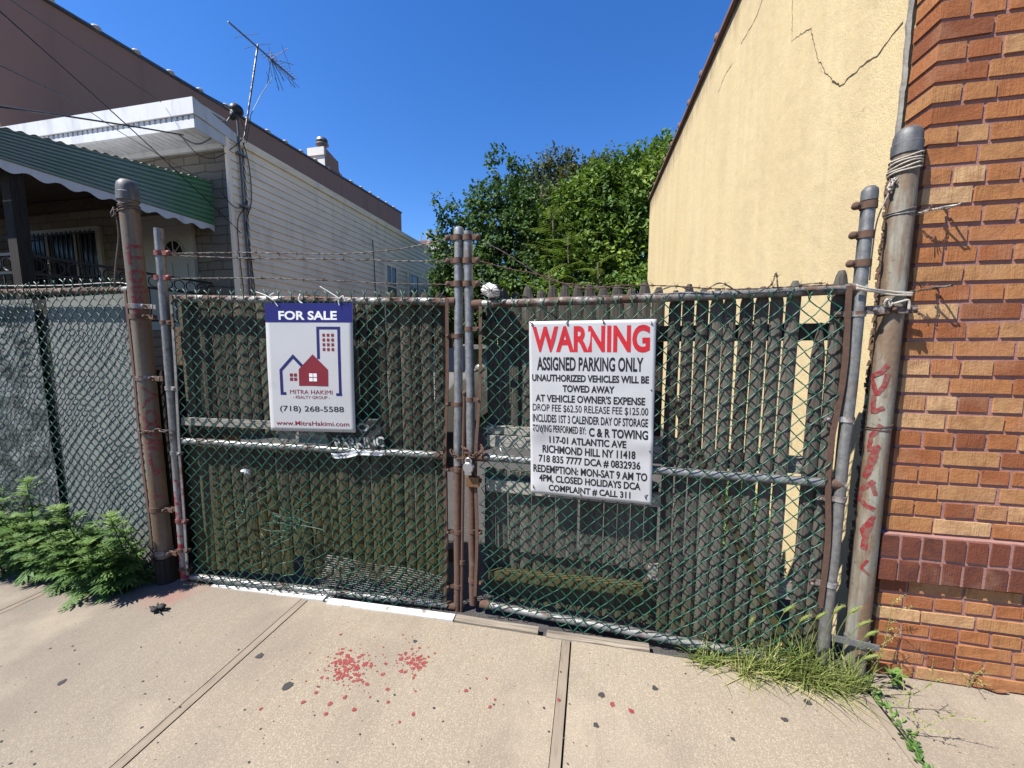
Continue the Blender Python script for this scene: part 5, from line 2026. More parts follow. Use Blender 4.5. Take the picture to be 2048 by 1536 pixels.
# ------------------------------------------------------------------ chains, padlocks, bag, rag
def link(b, c, d, up, L=0.020, W=0.0105, r=0.0034):
    d = Vector(d).normalized()
    up = (Vector(up) - d * Vector(up).dot(d)).normalized()
    P = []
    for i in range(12):
        a = 2 * math.pi * i / 12
        x = math.cos(a) * W + (L - W) * (1 if math.cos(a) > 0 else -1)
        P.append(Vector(c) + d * x + up * (math.sin(a) * W))
    b.tube(P, r, 6, closed=True)


def chain(name, label, pts, mat, step=0.029):
    b = MB()
    pts = smooth_pts(pts, 8)
    acc, k = 0.0, 0
    last = pts[0]
    for i in range(1, len(pts)):
        seg = (pts[i] - pts[i - 1])
        acc += seg.length
        if acc >= step:
            acc = 0
            c = pts[i]
            d = c - last
            a = k * math.pi / 2 + rnd(-.4, .4)
            base = d.cross(V(0, 0, 1))
            if base.length < 1e-4:
                base = V(1, 0, 0)
            base.normalize()
            w = d.normalized().cross(base)
            link(b, (c + last) / 2, d, base * math.cos(a) + w * math.sin(a))
            last = c
            k += 1
    return tag(b.build(name, M[mat], loc=pts[0], smooth='all'), label, 'chain')


m0 = at_px(LG, 917, 915)
chain('chain', 'rusty chain looped round the two centre uprights of the gates', [at_px(LG, 902, 900, 0.03), at_px(LG, 908, 912, 0.045), at_px(LG, 922, 917, 0.05), at_px(LG, 936, 914, 0.045), at_px(RG, 932, 905, 0.05), at_px(RG, 936, 916, 0.045), at_px(RG, 950, 914, 0.045), at_px(RG, 962, 903, 0.04), at_px(RG, 965, 893, 0.02)], 'rust')
chain('chain', 'second loop of rusty chain hanging over the right centre upright above the padlocks', [at_px(RG, 925, 893, 0.03), at_px(RG, 934, 901, 0.045), at_px(RG, 942, 915, 0.05), at_px(RG, 955, 908, 0.05), at_px(RG, 968, 897, 0.03), at_px(RG, 958, 890, 0.02)], 'rust')
chain('chain', 'dark rusty chain binding the left gate to the tall graffiti post', [V(AXL[0] - 0.05, AXL[1] - 0.02, 0.985), V(AXL[0] - 0.01, AXL[1] - 0.06, 0.975), V(AXL[0] + 0.05, AXL[1] - 0.05, 0.97), V(AXL[0] + 0.10, AXL[1] - 0.04, 0.985), V(AXL[0] + 0.15, AXL[1] - 0.03, 0.975), V(AXL[0] + 0.18, AXL[1] + 0.0, 0.96)], 'wire_dark')


def padlock(label, c, body_mat, sz, round_body):
    c = Vector(c)
    pk = thing('padlock', label, 'padlock', c, 'padlocks on the gate chain')
    b = MB()
    if round_body:
        P = [(0.0, 1), (0.6, 0.92), (0.9, 0.6), (0.9, -0.6)]
        b.tube([c + RG.n * (-0.013), c + RG.n * (-0.010), c + RG.n * 0.010, c + RG.n * 0.014], [sz * 0.88, sz, sz, sz * 0.86], 22)
        b.box((c.x - sz * 0.62, c.y - 0.013, c.z - sz * 1.25), (c.x + sz * 0.62, c.y + 0.011, c.z - sz * 0.6), 0.0008)
    else:
        b.box((c.x - sz, c.y - 0.012, c.z - sz * 0.8), (c.x + sz, c.y + 0.012, c.z + sz * 0.8), 0.0012)
    b.build('body', M[body_mat], pk, smooth=True)
    b = MB()
    b.tube([c + V(-sz * 0.55, 0, sz * 0.7), c + V(-sz * 0.55, 0, sz * 1.25), c + V(-sz * 0.35, 0, sz * 1.6), c + V(0, 0, sz * 1.72), c + V(sz * 0.35, 0, sz * 1.6), c + V(sz * 0.55, 0, sz * 1.25), c + V(sz * 0.55, 0, sz * 0.7)], sz * 0.16, 8)
    b.build('shackle', M['lock_silver' if round_body else 'rust'], pk, smooth='all')


padlock('round silver padlock hanging from the gate chain', at_px(RG, 937, 935, 0.055), 'lock_silver', 0.030, True)
padlock('rusty square padlock hanging behind the silver one on the gate chain', at_px(RG, 946, 963, 0.030), 'brass_old', 0.034, False)

b = MB()
c = at_px(RG, 983, 581, 0.01)
P0 = len(b.v)
b.sphere(c, 0.042, 22, 16, (1.15, 0.8, 0.82))
b.v = [tuple(Vector(p) + (Vector(p) - c) * (0.35 * noise.noise((Vector(p) - c) * 28) + 0.18 * noise.noise((Vector(p) - c) * 70))) for p in b.v]
bag = b.build('rag', M['bag_white'], loc=c, smooth='all')
tag(bag, 'crumpled white cloth stuck on the rail of the right gate next to the centre upright', 'rag')
b = MB()
for i in range(5):
    b.tube(smooth_pts([c + V(-0.05, -0.03, -0.02 + 0.02 * i), c + V(-0.01, -0.048, 0.01 * i - 0.02), c + V(0.04, -0.04, 0.02 - 0.015 * i), c + V(0.065, -0.01, -0.03 + 0.01 * i)]), 0.0018, 4)
b.build('twine', M['wire_dark'], bag, smooth='all', loc=c)
for lab, px_, py_, of in (('white scrap of plastic caught in the left gate mesh', 497, 944, 0.032), ('short white tie knot on the gate mesh above the left rail of the right leaf', 1003, 905, 0.032)):
    b = MB()
    c = at_px(LG if px_ < 900 else RG, px_, py_, of)
    for i in range(5 if px_ < 900 else 2):
        q = c + V(rnd(-.012, .012), 0, rnd(-.004, .004))
        e = c + V(rnd(-.05, .03), -rnd(0, .02), rnd(-.015, .03))
        vs = []
        for k in range(5):
            t = k / 4
            p = q.lerp(e, t) + V(0, -0.01 * math.sin(t * 3), 0.006 * math.sin(t * 4))
            w = 0.012 * (1 - 0.7 * t)
            vs += [p + V(0, 0, w), p + V(0.003, -0.004, -w)]
        b.add(vs, [(2 * k, 2 * k + 1, 2 * k + 3, 2 * k + 2) for k in range(4)])
    tag(b.build('plastic_scrap', M['bag_white'], loc=c), lab, 'scrap')

# ------------------------------------------------------------------ timber edge of the sidewalk
TB = [((415, 1178), (640, 1207), 'white_board', 'white painted timber edging board nearest the left gate hinge'), ((652, 1209), (905, 1243), 'white_board', 'white painted timber edging board below the for sale sign'),
      ((908, 1243), (1075, 1271), 'kerb_wood', 'bare grey edging board below the centre uprights'), ((1092, 1276), (1300, 1307), 'kerb_wood', 'bare grey edging board below the warning sign')]
for (xa, ya), (xb_, yb_), mt, lab in TB:
    a_, c_ = atZ(xa, ya), atZ(xb_, yb_)
    a_.y, c_.y = max(a_.y, 1.80), max(c_.y, 1.826)
    b = MB()
    n = 10
    for i in range(n):
        p, q = a_.lerp(c_, i / n), a_.lerp(c_, (i + 1) / n)
        j0, j1 = 0.004 * noise.noise(V(p.x * 9, 1, 0)), 0.004 * noise.noise(V(q.x * 9, 1, 0))
        b.hexa([V(p.x, p.y + 0.002 + j0, -0.05), V(q.x, q.y + 0.002 + j1, -0.05), V(q.x, q.y + 0.045, -0.05), V(p.x, p.y + 0.045, -0.05), V(p.x, p.y + 0.002 + j0, 0.006 + j0), V(q.x, q.y + 0.002 + j1, 0.006 + j1), V(q.x, q.y + 0.045, 0.010), V(p.x, p.y + 0.045, 0.010)])
    tag(b.build('edging_board', M[mt], loc=a_), lab, 'board', 'timber boards along the sidewalk edge')
b = MB()
a_, c_ = atZ(560, 1190, -0.01), atZ(665, 1198, -0.01)
b.bar(a_, c_, 0.05, 0.016, V(0, 1, 0))
tag(b.build('broken_board', M['white_board'], loc=a_), 'short loose white board lying under the left gate rail', 'board')


# ------------------------------------------------------------------ marks and litter on the sidewalk
def blob(b, c, r, n=9, el=1.0, ang=0.0, z=0.0014, irr=0.35):
    vs = []
    ph = rnd(0, 9)
    for i in range(n):
        a = 2 * math.pi * i / n
        rr = r * (1 + irr * noise.noise(V(math.cos(a) * 1.3 + ph, math.sin(a) * 1.3, ph)) + rnd(-.14, .14) * irr * 2)
        x, y = rr * math.cos(a) * el, rr * math.sin(a)
        vs.append(V(c.x + x * math.cos(ang) - y * math.sin(ang), c.y + x * math.sin(ang) + y * math.cos(ang), z))
    b.add(vs, [tuple(range(n))])


for lab, cx, cy, sx, sy, nn, seed in (('left and larger splatter of red paint drops on the sidewalk', 695, 1335, 48, 40, 210, 3), ('right and smaller splatter of red paint drops on the sidewalk', 826, 1322, 30, 34, 120, 5)):
    random.seed(seed)
    b = MB()
    for i in range(nn):
        g = random.gauss
        far = random.random() < 0.14
        x = cx + g(0, sx * (1.15 if far else 0.48)) + (0 if far else g(0, 8))
        y = cy + g(0, sy * (1.05 if far else 0.42))
        if y < 1268:
            continue
        p = atZ(x, y)
        if p.y > 1.80:
            continue
        r = 0.0022 + 0.0085 * random.random() ** 2.6
        if far:
            r *= 0.7
        blob(b, p, r, 11, rnd(0.85, 1.25), rnd(0, 3), 0.0012 + 0.000004 * i, 0.55)
    tag(b.build('paint_splatter', M['splat_red'], loc=atZ(cx, cy)), lab, 'paint marks', 'red paint splatters')
random.seed(11)
b = MB()
for i in range(16):
    p = atZ(random.gauss(790, 150), random.gauss(1390, 40))
    blob(b, p, rnd(0.003, 0.008), 9, 1.2, rnd(0, 3), 0.0022, 0.4)
for x, y in ((632, 1386), (660, 1408), (652, 1428), (708, 1420), (932, 1382), (690, 1395), (1262, 1422), (1225, 1410)):
    blob(b, atZ(x, y), rnd(0.007, 0.010), 9, 1.2, rnd(0, 3), 0.0023, 0.4)
tag(b.build('paint_drips', M['splat_red'], loc=atZ(790, 1390)), 'scattered single red paint drips around the splatters', 'paint marks', kind='stuff')
for x, y, r, lab in ((519, 1312, 0.020, 'flat dark gum spot just right of the long left joint'), (575, 1373, 0.021, 'flat dark gum spot below left of the paint splatter'), (124, 1365, 0.015, 'faint dark gum spot at the far left of the sidewalk'),
                     (1310, 1377, 0.013, 'dark gum spot under the right gate grass'), (1192, 1451, 0.014, 'notched dark gum spot right of the right joint'), (1202, 1390, 0.016, 'greyish round gum smear right of the right joint'),
                     (1466, 1479, 0.009, 'small black gum spot in front of the brick corner'), (1569, 1440, 0.013, 'oval dark gum spot below the grass clump'), (1615, 1405, 0.016, 'dark gum spot at the tip of the grass blades'), (830, 1283, 0.012, 'small dark gum spot above the right paint splatter')):
    b = MB()
    blob(b, atZ(x, y), r * 0.78, 12, rnd(1.0, 1.35), rnd(0, 3), 0.0026, 0.5)
    tag(b.build('gum_spot', M['gum_dark'], loc=atZ(x, y)), lab, 'gum spot', 'gum spots on the sidewalk')
b = MB()
for i in range(90):
    x, y = rnd(0, 2000), rnd(1270, 1530)
    p = atZ(x, y)
    if p.y < 1.75:
        blob(b, p, rnd(0.0015, 0.0045), 6, 1.3, rnd(0, 3), 0.0024, 0.6)
tag(b.build('specks', M['gum_dark'], loc=(0, 1.3, 0)), 'tiny dark specks of dirt strewn over the sidewalk', 'dirt', kind='stuff')
b = MB()
c = atZ(318, 1222)
for i in range(9):
    p = c + V(rnd(-.035, .035), rnd(-.02, .02), 0.012 + rnd(0, .014))
    b.sphere(p, rnd(0.010, 0.02), 8, 6, (1.3, 1.0, 0.7))
b.v = [tuple(Vector(p) + V(0, 0, 0.006 * noise.noise(Vector(p) * 60))) for p in b.v]
for i in range(10):
    b.tube([c + V(rnd(-.03, .03), 0, 0.012), c + V(rnd(-.07, .07), rnd(-.03, .03), rnd(0.005, 0.035))], 0.003, 4)
tag(b.build('dark_debris', M['debris_dark'], loc=c, smooth='all'), 'small black lump of debris on the sidewalk near the tall left post', 'debris')
for i, (x, y, lab) in enumerate(((1965, 1375, 'curled brown dead leaf at the foot of the brick wall'), (1985, 1383, 'long brown dead leaf lying on the sidewalk by the bricks'))):
    b = MB()
    c = atZ(x, y)
    L = 0.05
    vs = []
    for k in range(7):
        t = k / 6
        w = 0.016 * math.sin(math.pi * min(1, t * 0.95 + 0.04))
        p = c + V((t - 0.5) * 2 * L, -0.02 * (t - 0.5), 0.006 + 0.012 * abs(t - 0.5))
        vs += [p + V(0, w, 0.006), p, p + V(0, -w, 0.004)]
    b.add(vs, [(3 * k + j, 3 * k + j + 1, 3 * k + j + 4, 3 * k + j + 3) for k in range(6) for j in range(2)])
    tag(b.build('dead_leaf', M['dead_leaf'], loc=c, smooth='all'), lab, 'dead leaf', 'dead leaves by the brick wall')

# ------------------------------------------------------------------ cars parked in the lot, seen through the slit between the leaves
def car(name, label, x0, x1, y0, y1, hood, roof, body, glass='car_glass'):
    c = thing(name, label, 'car', ((x0 + x1) / 2, (y0 + y1) / 2, -0.03))
    L = y1 - y0
    zb = 0.22
    W = x1 - x0
    # side outline, nose at y0
    out = [(0, zb), (0, 0.55), (0.03, hood - 0.12), (0.10, hood - 0.03), (0.27, hood), (0.42, roof - 0.06), (0.50, roof), (0.85, roof - 0.02), (0.97, hood + 0.12), (1.0, hood - 0.08), (1.0, zb)]
    b = MB()
    secs = []
    for kx, inset in ((0.0, 0.0), (0.04, -0.0), (0.5, 0.02), (0.96, 0.0), (1.0, 0.0)):
        row = []
        for t, z in out:
            tuck = 0.14 * max(0, (z - hood)) / max(0.01, roof - hood)
            xx = x0 + W * kx
            xx += (tuck if kx < 0.5 else -tuck if kx > 0.5 else 0) * W
            edge = 0.03 if kx in (0.0, 1.0) else 0
            row.append(V(xx, y0 + L * t + (edge * L * 0.4 if t < 0.05 else 0), z - edge + inset * (1 if z > hood - 0.2 else 0)))
        secs.append(row)
    vs = [p for r_ in secs for p in r_]
    m = len(out)
    fs = [(i * m + k, (i + 1) * m + k, (i + 1) * m + k + 1, i * m + k + 1) for i in range(4) for k in range(m - 1)]
    fs += [tuple(range(m - 1, -1, -1)), tuple(4 * m + k for k in range(m)), tuple([i * m for i in range(5)] + [i * m + m - 1 for i in range(4, -1, -1)])]
    b.add(vs, fs)
    b.build('body', M[body], c, smooth=True)
    xm0, xm1 = x0 + W * 0.14, x1 - W * 0.14
    g = MB()
    ya_, yb_ = y0 + L * 0.285, y0 + L * 0.415
    za_, zb_ = hood + 0.045, roof - 0.055
    g.prism([V(x0 + W * 0.07, ya_ - 0.01, za_), V(x1 - W * 0.07, ya_ - 0.01, za_), V(xm1, yb_ - 0.02, zb_ + 0.02), V(xm0, yb_ - 0.02, zb_ + 0.02)], V(0, -0.012, 0.014))
    g.build('windscreen', M[glass], c)
    for s, xs, tk in ((-1, x0, 1), (1, x1, -1)):
        g = MB()
        lo, hi = xs + tk * W * 0.012 + s * 0.006, xs + tk * W * 0.118 + s * 0.006
        g.prism([V(lo, y0 + L * 0.33, hood + 0.06), V(lo, y0 + L * 0.86, hood + 0.06), V(hi, y0 + L * 0.82, roof - 0.08), V(hi, y0 + L * 0.45, roof - 0.08)], V(s * 0.01, 0, 0))
        g.build('side_window', M['glass_dark'], c)
        g = MB()
        mx = xs + s * 0.10
        g.sphere(V(mx, y0 + L * 0.33, hood + 0.10), 0.10, 10, 7, (1.0, 0.55, 0.7))
        g.tube([V(xs + tk * 0.02, y0 + L * 0.335, hood + 0.05), V(mx, y0 + L * 0.335, hood + 0.08)], 0.03, 7)
        g.build('mirror', M[body], c, smooth='all')
        h = MB()
        hx = xs + tk * 0.22
        h.sphere(V(hx, y0 + 0.04, hood - 0.23), 0.12, 10, 7, (1.3, 0.6, 0.6))
        h.build('headlight', M['lamp_lens'], c, smooth='all')
        for yw in (y0 + L * 0.18, y0 + L * 0.80):
            wv = MB()
            wv.tube([V(xs + tk * 0.20, yw, 0.30), V(xs + tk * 0.00 - tk * 0.004, yw, 0.30)], 0.33, 22)
            wo_ = wv.build('wheel', M['tyre'], c, smooth=True)
            r_ = MB()
            r_.tube([V(xs + tk * 0.01, yw, 0.30), V(xs - tk * 0.014, yw, 0.30)], [0.2, 0.18], 16)
            r_.build('rim', M['chrome'], wo_, smooth=True)
    g = MB()
    g.box((x0 + 0.08, y0 - 0.05, 0.34), (x1 - 0.08, y0 + 0.02, 0.48), 0.004)
    g.build('bumper', M[body], c)
    g = MB()
    for k in range(4):
        g.box((x0 + W * 0.32, y0 - 0.012, 0.56 + k * 0.055), (x1 - W * 0.32, y0 + 0.008, 0.59 + k * 0.055))
    g.build('grille', M['chrome'], c)
    return c


car('parked_car', 'taupe grey car parked just behind the left picket panel', -3.62, -1.92, 4.7, 9.1, 0.98, 1.46, 'car_taupe', 'glass_dark')
car('parked_car', 'dark navy car parked further back in the lot', -3.3, -1.45, 11.2, 15.8, 1.08, 1.75, 'car_navy')

# ------------------------------------------------------------------ plants
def leaf_quad(b, p, d, n, L, W):
    d = d.normalized()
    s = d.cross(n)
    s = s.normalized() if s.length > 1e-5 else V(1, 0, 0)
    m_ = p + d * (L * 0.45)
    b.add([p, m_ + s * W / 2, p + d * L - n * (L * 0.12), m_ - s * W / 2], [(0, 1, 2, 3)])


def rvec():
    while True:
        v = V(rnd(-1, 1), rnd(-1, 1), rnd(-1, 1))
        if 0.05 < v.length < 1:
            return v.normalized()


def crown_leaves(b, blobs, dens, L, droop=0.4):
    for c, r, sc in blobs:
        n = int(4.2 * dens * r * r * (sc[0] * sc[1] + sc[0] * sc[2] + sc[1] * sc[2]) / 3)
        # leaves are grouped in twigs so that light and dark clumps and gaps appear
        ntw = max(6, n // 11)
        for _ in range(ntw):
            v = rvec()
            k = 0.55 + 0.55 * random.random() ** 0.7
            base = V(c.x + v.x * r * sc[0] * k, c.y + v.y * r * sc[1] * k, c.z + v.z * r * sc[2] * k)
            if noise.noise(base * 1.3) < -0.42:
                continue
            tdir = (v + V(0, 0, 0.25) + rvec() * 0.5).normalized()
            tone = min(1, max(0, 0.45 + 0.55 * noise.noise(base * 0.9) + rnd(-.2, .2)))
            for q in range(11):
                p = base + tdir * (L * 2.6 * q / 11) + rvec() * L * 0.55
                d = (tdir * 0.5 + rvec() * 0.9 + V(0, 0, -droop))
                nn = (V(0, 0, 1) + v * 0.5 + rvec() * 0.6).normalized()
                b.tint = min(1, max(0, tone + rnd(-.2, .2)))
                leaf_quad(b, p, d, nn, L * rnd(0.8, 1.4), L * rnd(0.6, 0.9))


def limbs(b, base, tips, r0):
    base = Vector(base)
    fork = base + V(0, 0, 1.4)
    b.tube([base, base.lerp(fork, 0.5) + V(0.04, 0.03, 0), fork], [r0 * 1.15, r0, r0 * 0.85], 9)
    for t in tips:
        t = Vector(t)
        mid = fork.lerp(t, 0.5) + V(rnd(-.2, .2), rnd(-.2, .2), 0.25)
        b.tube([fork, fork.lerp(mid, 0.6), mid, t], [r0 * 0.7, r0 * 0.5, r0 * 0.35, r0 * 0.1], 7)


def tree(label, base, blobs, leafm, dens, L, r0=0.14, extra=None):
    t = thing('tree', label, 'tree', base, 'trees behind the lot')
    b = MB()
    limbs(b, base, [c for c, r, s in blobs], r0)
    b.build('trunk', M['bark'], t, smooth='all')
    b = MB()
    crown_leaves(b, blobs, dens, L)
    if extra:
        extra(b)
    b.build('crown', M[leafm], t)
    return t


def BL(x, y, Y, r, sx=1.0, sz=1.0):
    return (atY(x, y, Y), r, (sx, 1.0, sz))


random.seed(21)
# dark maple, pointed tops left of centre
tree('dark green maple with pointed tops behind the centre uprights', (-3.2, 14.0, 0),
     [BL(1003, 365, 14, 0.62, 0.75, 1.5), BL(1045, 372, 14.4, 0.5, 0.7, 1.3), BL(960, 410, 14, 0.5, 0.7, 1.4), BL(1010, 440, 13.6, 1.1), BL(1060, 430, 14.3, 0.9), BL(970, 490, 13.6, 1.1), BL(1040, 500, 13.2, 1.2), BL(940, 540, 13.4, 1.0), BL(1000, 560, 13, 1.1), BL(930, 600, 13.2, 1.0), BL(1060, 560, 12.8, 1.0), BL(985, 610, 13.2, 1.0), BL(1050, 620, 13.2, 1.0)], 'leaf_maple', 560, 0.125)
# airy light tree at the left edge of the group
tree('thin airy young tree leaning over the clapboard house end', (-4.9, 13.0, 0),
     [BL(885, 415, 13, 0.34, 0.6, 1.2), BL(905, 440, 13, 0.4), BL(872, 462, 13, 0.30, 1.2, 0.7), BL(860, 480, 13, 0.22), BL(925, 425, 13.2, 0.4, 0.8, 1.2), BL(900, 490, 13, 0.5), BL(932, 470, 13, 0.5), BL(885, 520, 12.8, 0.42), BL(910, 545, 12.8, 0.6), BL(905, 600, 12.8, 0.7), BL(878, 565, 13, 0.3)], 'leaf_maple', 400, 0.12, 0.07)
# reddish tree at the back
tree('hazy reddish green tree rising at the back between the two green trees', (-1.7, 17.5, 0),
     [BL(1100, 385, 17.5, 1.0), BL(1075, 405, 17.2, 0.9), BL(1130, 385, 17.6, 0.9), BL(1090, 440, 17, 1.2), BL(1150, 400, 17, 0.9), BL(1110, 480, 17, 1.3), BL(1150, 352, 17.5, 0.8), BL(1085, 365, 17.5, 0.9), BL(1120, 350, 17.5, 0.9), BL(1125, 430, 16, 1.2), BL(1090, 500, 15.5, 1.2), BL(1140, 470, 15.5, 1.2), BL(1120, 540, 15, 1.2), BL(1180, 360, 17, 0.8), BL(1215, 350, 17, 0.8), BL(1040, 400, 17, 1.0)], 'leaf_reddish', 330, 0.13)
# bright tree beside the yellow wall
tree('large bright green tree crowding up against the yellow wall', (0.8, 13.5, 0),
     [BL(1312, 342, 14, 0.8), BL(1345, 345, 14.5, 0.9), BL(1290, 368, 13.5, 0.8), BL(1252, 372, 13.5, 0.62), BL(1215, 382, 13.5, 0.65), BL(1175, 388, 13.3, 0.65), BL(1240, 400, 13, 1.1), BL(1290, 400, 13, 1.1), BL(1190, 420, 13, 1.0), BL(1150, 440, 13, 0.8), BL(1230, 450, 12.6, 1.1), BL(1280, 460, 12.6, 1.0), BL(1170, 480, 12.6, 0.9), BL(1215, 510, 12.3, 0.9), BL(1265, 520, 12.2, 0.9), BL(1285, 560, 12.4, 0.8), BL(1230, 570, 12.2, 0.8)], 'leaf_bright', 520, 0.135)


def frond(b, base, d, L, pairs=9):
    d = d.normalized()
    s = d.cross(V(0, 0, 1)).normalized()
    for i in range(pairs):
        t = (i + 1.5) / (pairs + 1)
        p = base + d * (L * t) - V(0, 0, 0.22 * L * t * t)
        ll = L * 0.30 * math.sin(math.pi * min(0.97, 0.25 + 0.7 * t)) + 0.02
        for k in (-1, 1):
            b.tint = min(1, max(0, rnd(0.35, 1.0)))
            leaf_quad(b, p, s * k + d * 0.35 - V(0, 0, 0.25), V(0, 0, 1), ll, ll * 0.34)
    b.tint = 0.9
    b.tube([base, base + d * L * 0.5 - V(0, 0, 0.05 * L), base + d * L - V(0, 0, 0.22 * L)], [0.008, 0.006, 0.003], 4)


def ailanthus(label, px, py, Y, H, n, L):
    top = atY(px, py, Y)
    base = V(top.x + 0.15, Y + 0.1, -0.03)
    t = thing('ailanthus_tree', label, 'tree', base, 'feathery leaved young trees in front of the big trees')
    b = MB()
    b.tube([base, base.lerp(top, 0.5) + V(0.06, 0, 0), top], [0.05, 0.04, 0.02], 7)
    b.build('trunk', M['bark'], t, smooth='all')
    b = MB()
    for i in range(n):
        a = i * 2.4
        h = 1 - 0.55 * (i / n) ** 0.8
        p = base.lerp(top, h) + V(rnd(-.1, .1), rnd(-.1, .1), 0)
        d = V(math.cos(a), math.sin(a), rnd(0.15, 0.9) * (1.1 - i / n))
        frond(b, p, d, L * rnd(0.8, 1.15))
    b.build('crown', M['leaf_ailanthus'], t)


ailanthus('tallest feathery leaved sapling standing in the middle of the trees', 1105, 425, 12.2, 4, 40, 0.95)
ailanthus('feathery leaved sapling with drooping fronds above the middle of the right gate', 1135, 475, 11.4, 4, 34, 0.9)
ailanthus('low feathery leaved sapling just above the picket tips right of centre', 1098, 545, 9.6, 3, 18, 0.62)
ailanthus('low feathery leaved sapling above the picket tips nearer the yellow wall', 1195, 525, 10.6, 3, 20, 0.7)


def shrub(label, blobs, leafm, dens, L, base, grp='shrubs and undergrowth in the lot'):
    t = thing('shrub', label, 'shrub', base, grp)
    b = MB()
    for c, r, s in blobs:
        b.tube([Vector(base), Vector(base).lerp(c, 0.6) + V(rnd(-.1, .1), 0, 0), c], [0.03, 0.02, 0.008], 5)
    b.build('stem', M['bark'], t)
    b = MB()
    crown_leaves(b, blobs, dens, L)
    b.build('foliage', M[leafm], t)


shrub('bright green shrub seen between the centre uprights beyond the cars', [BL(930, 650, 16.5, 1.2), BL(965, 620, 16.5, 1.2), BL(900, 620, 16.6, 1.0), BL(990, 660, 16.6, 1.1)], 'leaf_bright', 420, 0.13, (-4.6, 16.5, 0))
shrub('leafy undergrowth below the big bright tree along the yellow wall', [BL(1150, 560, 11.6, 0.7), BL(1110, 590, 11.6, 0.8), BL(1180, 590, 11.3, 0.8), BL(1240, 600, 11.2, 0.8), BL(1275, 590, 11, 0.7), BL(1060, 600, 11.8, 0.7)], 'leaf_bright', 480, 0.12, (-0.3, 11.4, 0))
shrub('small weedy bush at the foot of the yellow wall behind the board gap', [(V(1.10, 3.0, 0.22), 0.16, (0.8, 1, 1.2)), (V(1.02, 2.75, 0.12), 0.13, (1, 1, 1)), (V(1.12, 3.3, 0.3), 0.16, (0.8, 1, 1.3))], 'leaf_weed', 9000, 0.030, (1.08, 3.0, -0.03))
b = MB()
for i in range(500):
    p = V(rnd(-3.2, -1.0), rnd(9.6, 11.0), -0.03)
    b.tint = random.random()
    leaf_quad(b, p, V(rnd(-.6, .6), rnd(-.6, .6), 1), rvec(), rnd(0.08, 0.28), 0.02)
tag(b.build('dry_grass', M['grass_dry'], loc=(-2, 10, 0)), 'dry straw coloured grass in the lot beyond the nearer car', 'grass', kind='stuff')


# mugwort by the left fence
def lobed(b, p, d, n, L):
    d = d.normalized()
    s = d.cross(n)
    s = s.normalized() if s.length > 1e-5 else V(1, 0, 0)
    n = s.cross(d)
    def q(a, c, e=0.0):
        return p + d * (L * a) + s * (L * c) - n * (L * (0.35 * a * a + e))
    # a narrow midrib blade and three pairs of long side lobes with a notched tip
    b.add([q(0, 0), q(0.45, 0.075), q(1.0, 0), q(0.45, -0.075)], [(0, 1, 2, 3)])
    for a0, a1, c1, w in ((0.18, 0.46, 0.30, 0.10), (0.36, 0.72, 0.34, 0.11), (0.56, 0.90, 0.22, 0.09)):
        for k in (-1, 1):
            b.add([q(a0, 0.01 * k), q((a0 + a1) / 2 - 0.03, c1 * 0.62 * k), q(a1, c1 * k, 0.05), q((a0 + a1) / 2 + w, c1 * 0.45 * k), q(a0 + w, 0.03 * k)], [(0, 1, 2, 3, 4) if k < 0 else (4, 3, 2, 1, 0)])


def mugwort(base, H, n, L, lean):
    b = MB()
    base = Vector(base)
    top = base + V(lean[0], lean[1], H)
    b.tint = 0.35
    st = [base, base.lerp(top, 0.5) + V(-lean[0] * 0.15, -lean[1] * 0.15, 0), top]
    b.tube(st, [0.006, 0.0045, 0.002], 5)
    for i in range(n):
        t = 0.10 + 0.90 * (i / n)
        p = st[0].lerp(st[1], t * 2) if t < 0.5 else st[1].lerp(st[2], t * 2 - 1)
        a = rnd(0, 6.28)
        up = rnd(-0.25, 0.55) + 0.7 * t
        d = V(math.cos(a), math.sin(a) * 0.9 - 0.15, up)
        p = p + rvec() * 0.03 * (1 - t)
        b.tint = min(1, max(0, 0.18 + 0.5 * t + rnd(-.3, .3)))
        lobed(b, p, d, V(0, 0, 1) + rvec() * 0.25, L * (1.2 - 0.45 * t) * rnd(0.6, 1.4))
    for i in range(5):
        a = i * 1.257
        b.tint = min(1, 0.75 + rnd(-.1, .25))
        lobed(b, top, V(math.cos(a), math.sin(a), 1.3), V(0, 0, 1), L * 0.6)
    return b.build('mugwort_plant', M['leaf_weed'], loc=base)


random.seed(5)
GRP = 'leafy green weeds along the left fence'
LAB = 'one of the lobed leaved green weeds crowding the foot of the left fence'
spots = []
for i in range(60):
    x = rnd(-4.6, -2.70)
    y = 1.772 - 0.145 * random.random() ** 1.4
    h = rnd(0.20, 0.48)
    if x > -3.0:
        h = rnd(0.25, 0.46)
    if -3.35 < x < -3.05:
        h *= 0.8
    spots.append((x, y, h))
for i in range(9):
    spots.append((rnd(-2.98, -2.70), rnd(1.60, 1.74), rnd(0.22, 0.40)))
for x, y, h in spots:
    o = mugwort((x, y, -0.005), h, int(16 + h * 50), rnd(0.075, 0.105), (rnd(-.16, .16), rnd(-.17, 0.02)))
    tag(o, LAB, 'weed', GRP)
for (x, y, h, lean, lab) in ((-3.52, 1.70, 0.62, (0.03, -0.02), 'tallest lobed leaved weed in front of the dark gap between the grey sheets'), (-2.74, 1.70, 0.50, (0.05, -0.10), 'bushy lobed leaved weed touching the tall left post'), (-3.02, 1.68, 0.52, (-0.02, -0.10), 'upright lobed leaved weed in the middle of the right hand weed clump')):
    o = mugwort((x, y, -0.005), h, 46, 0.105, lean)
    tag(o, lab, 'weed', GRP)


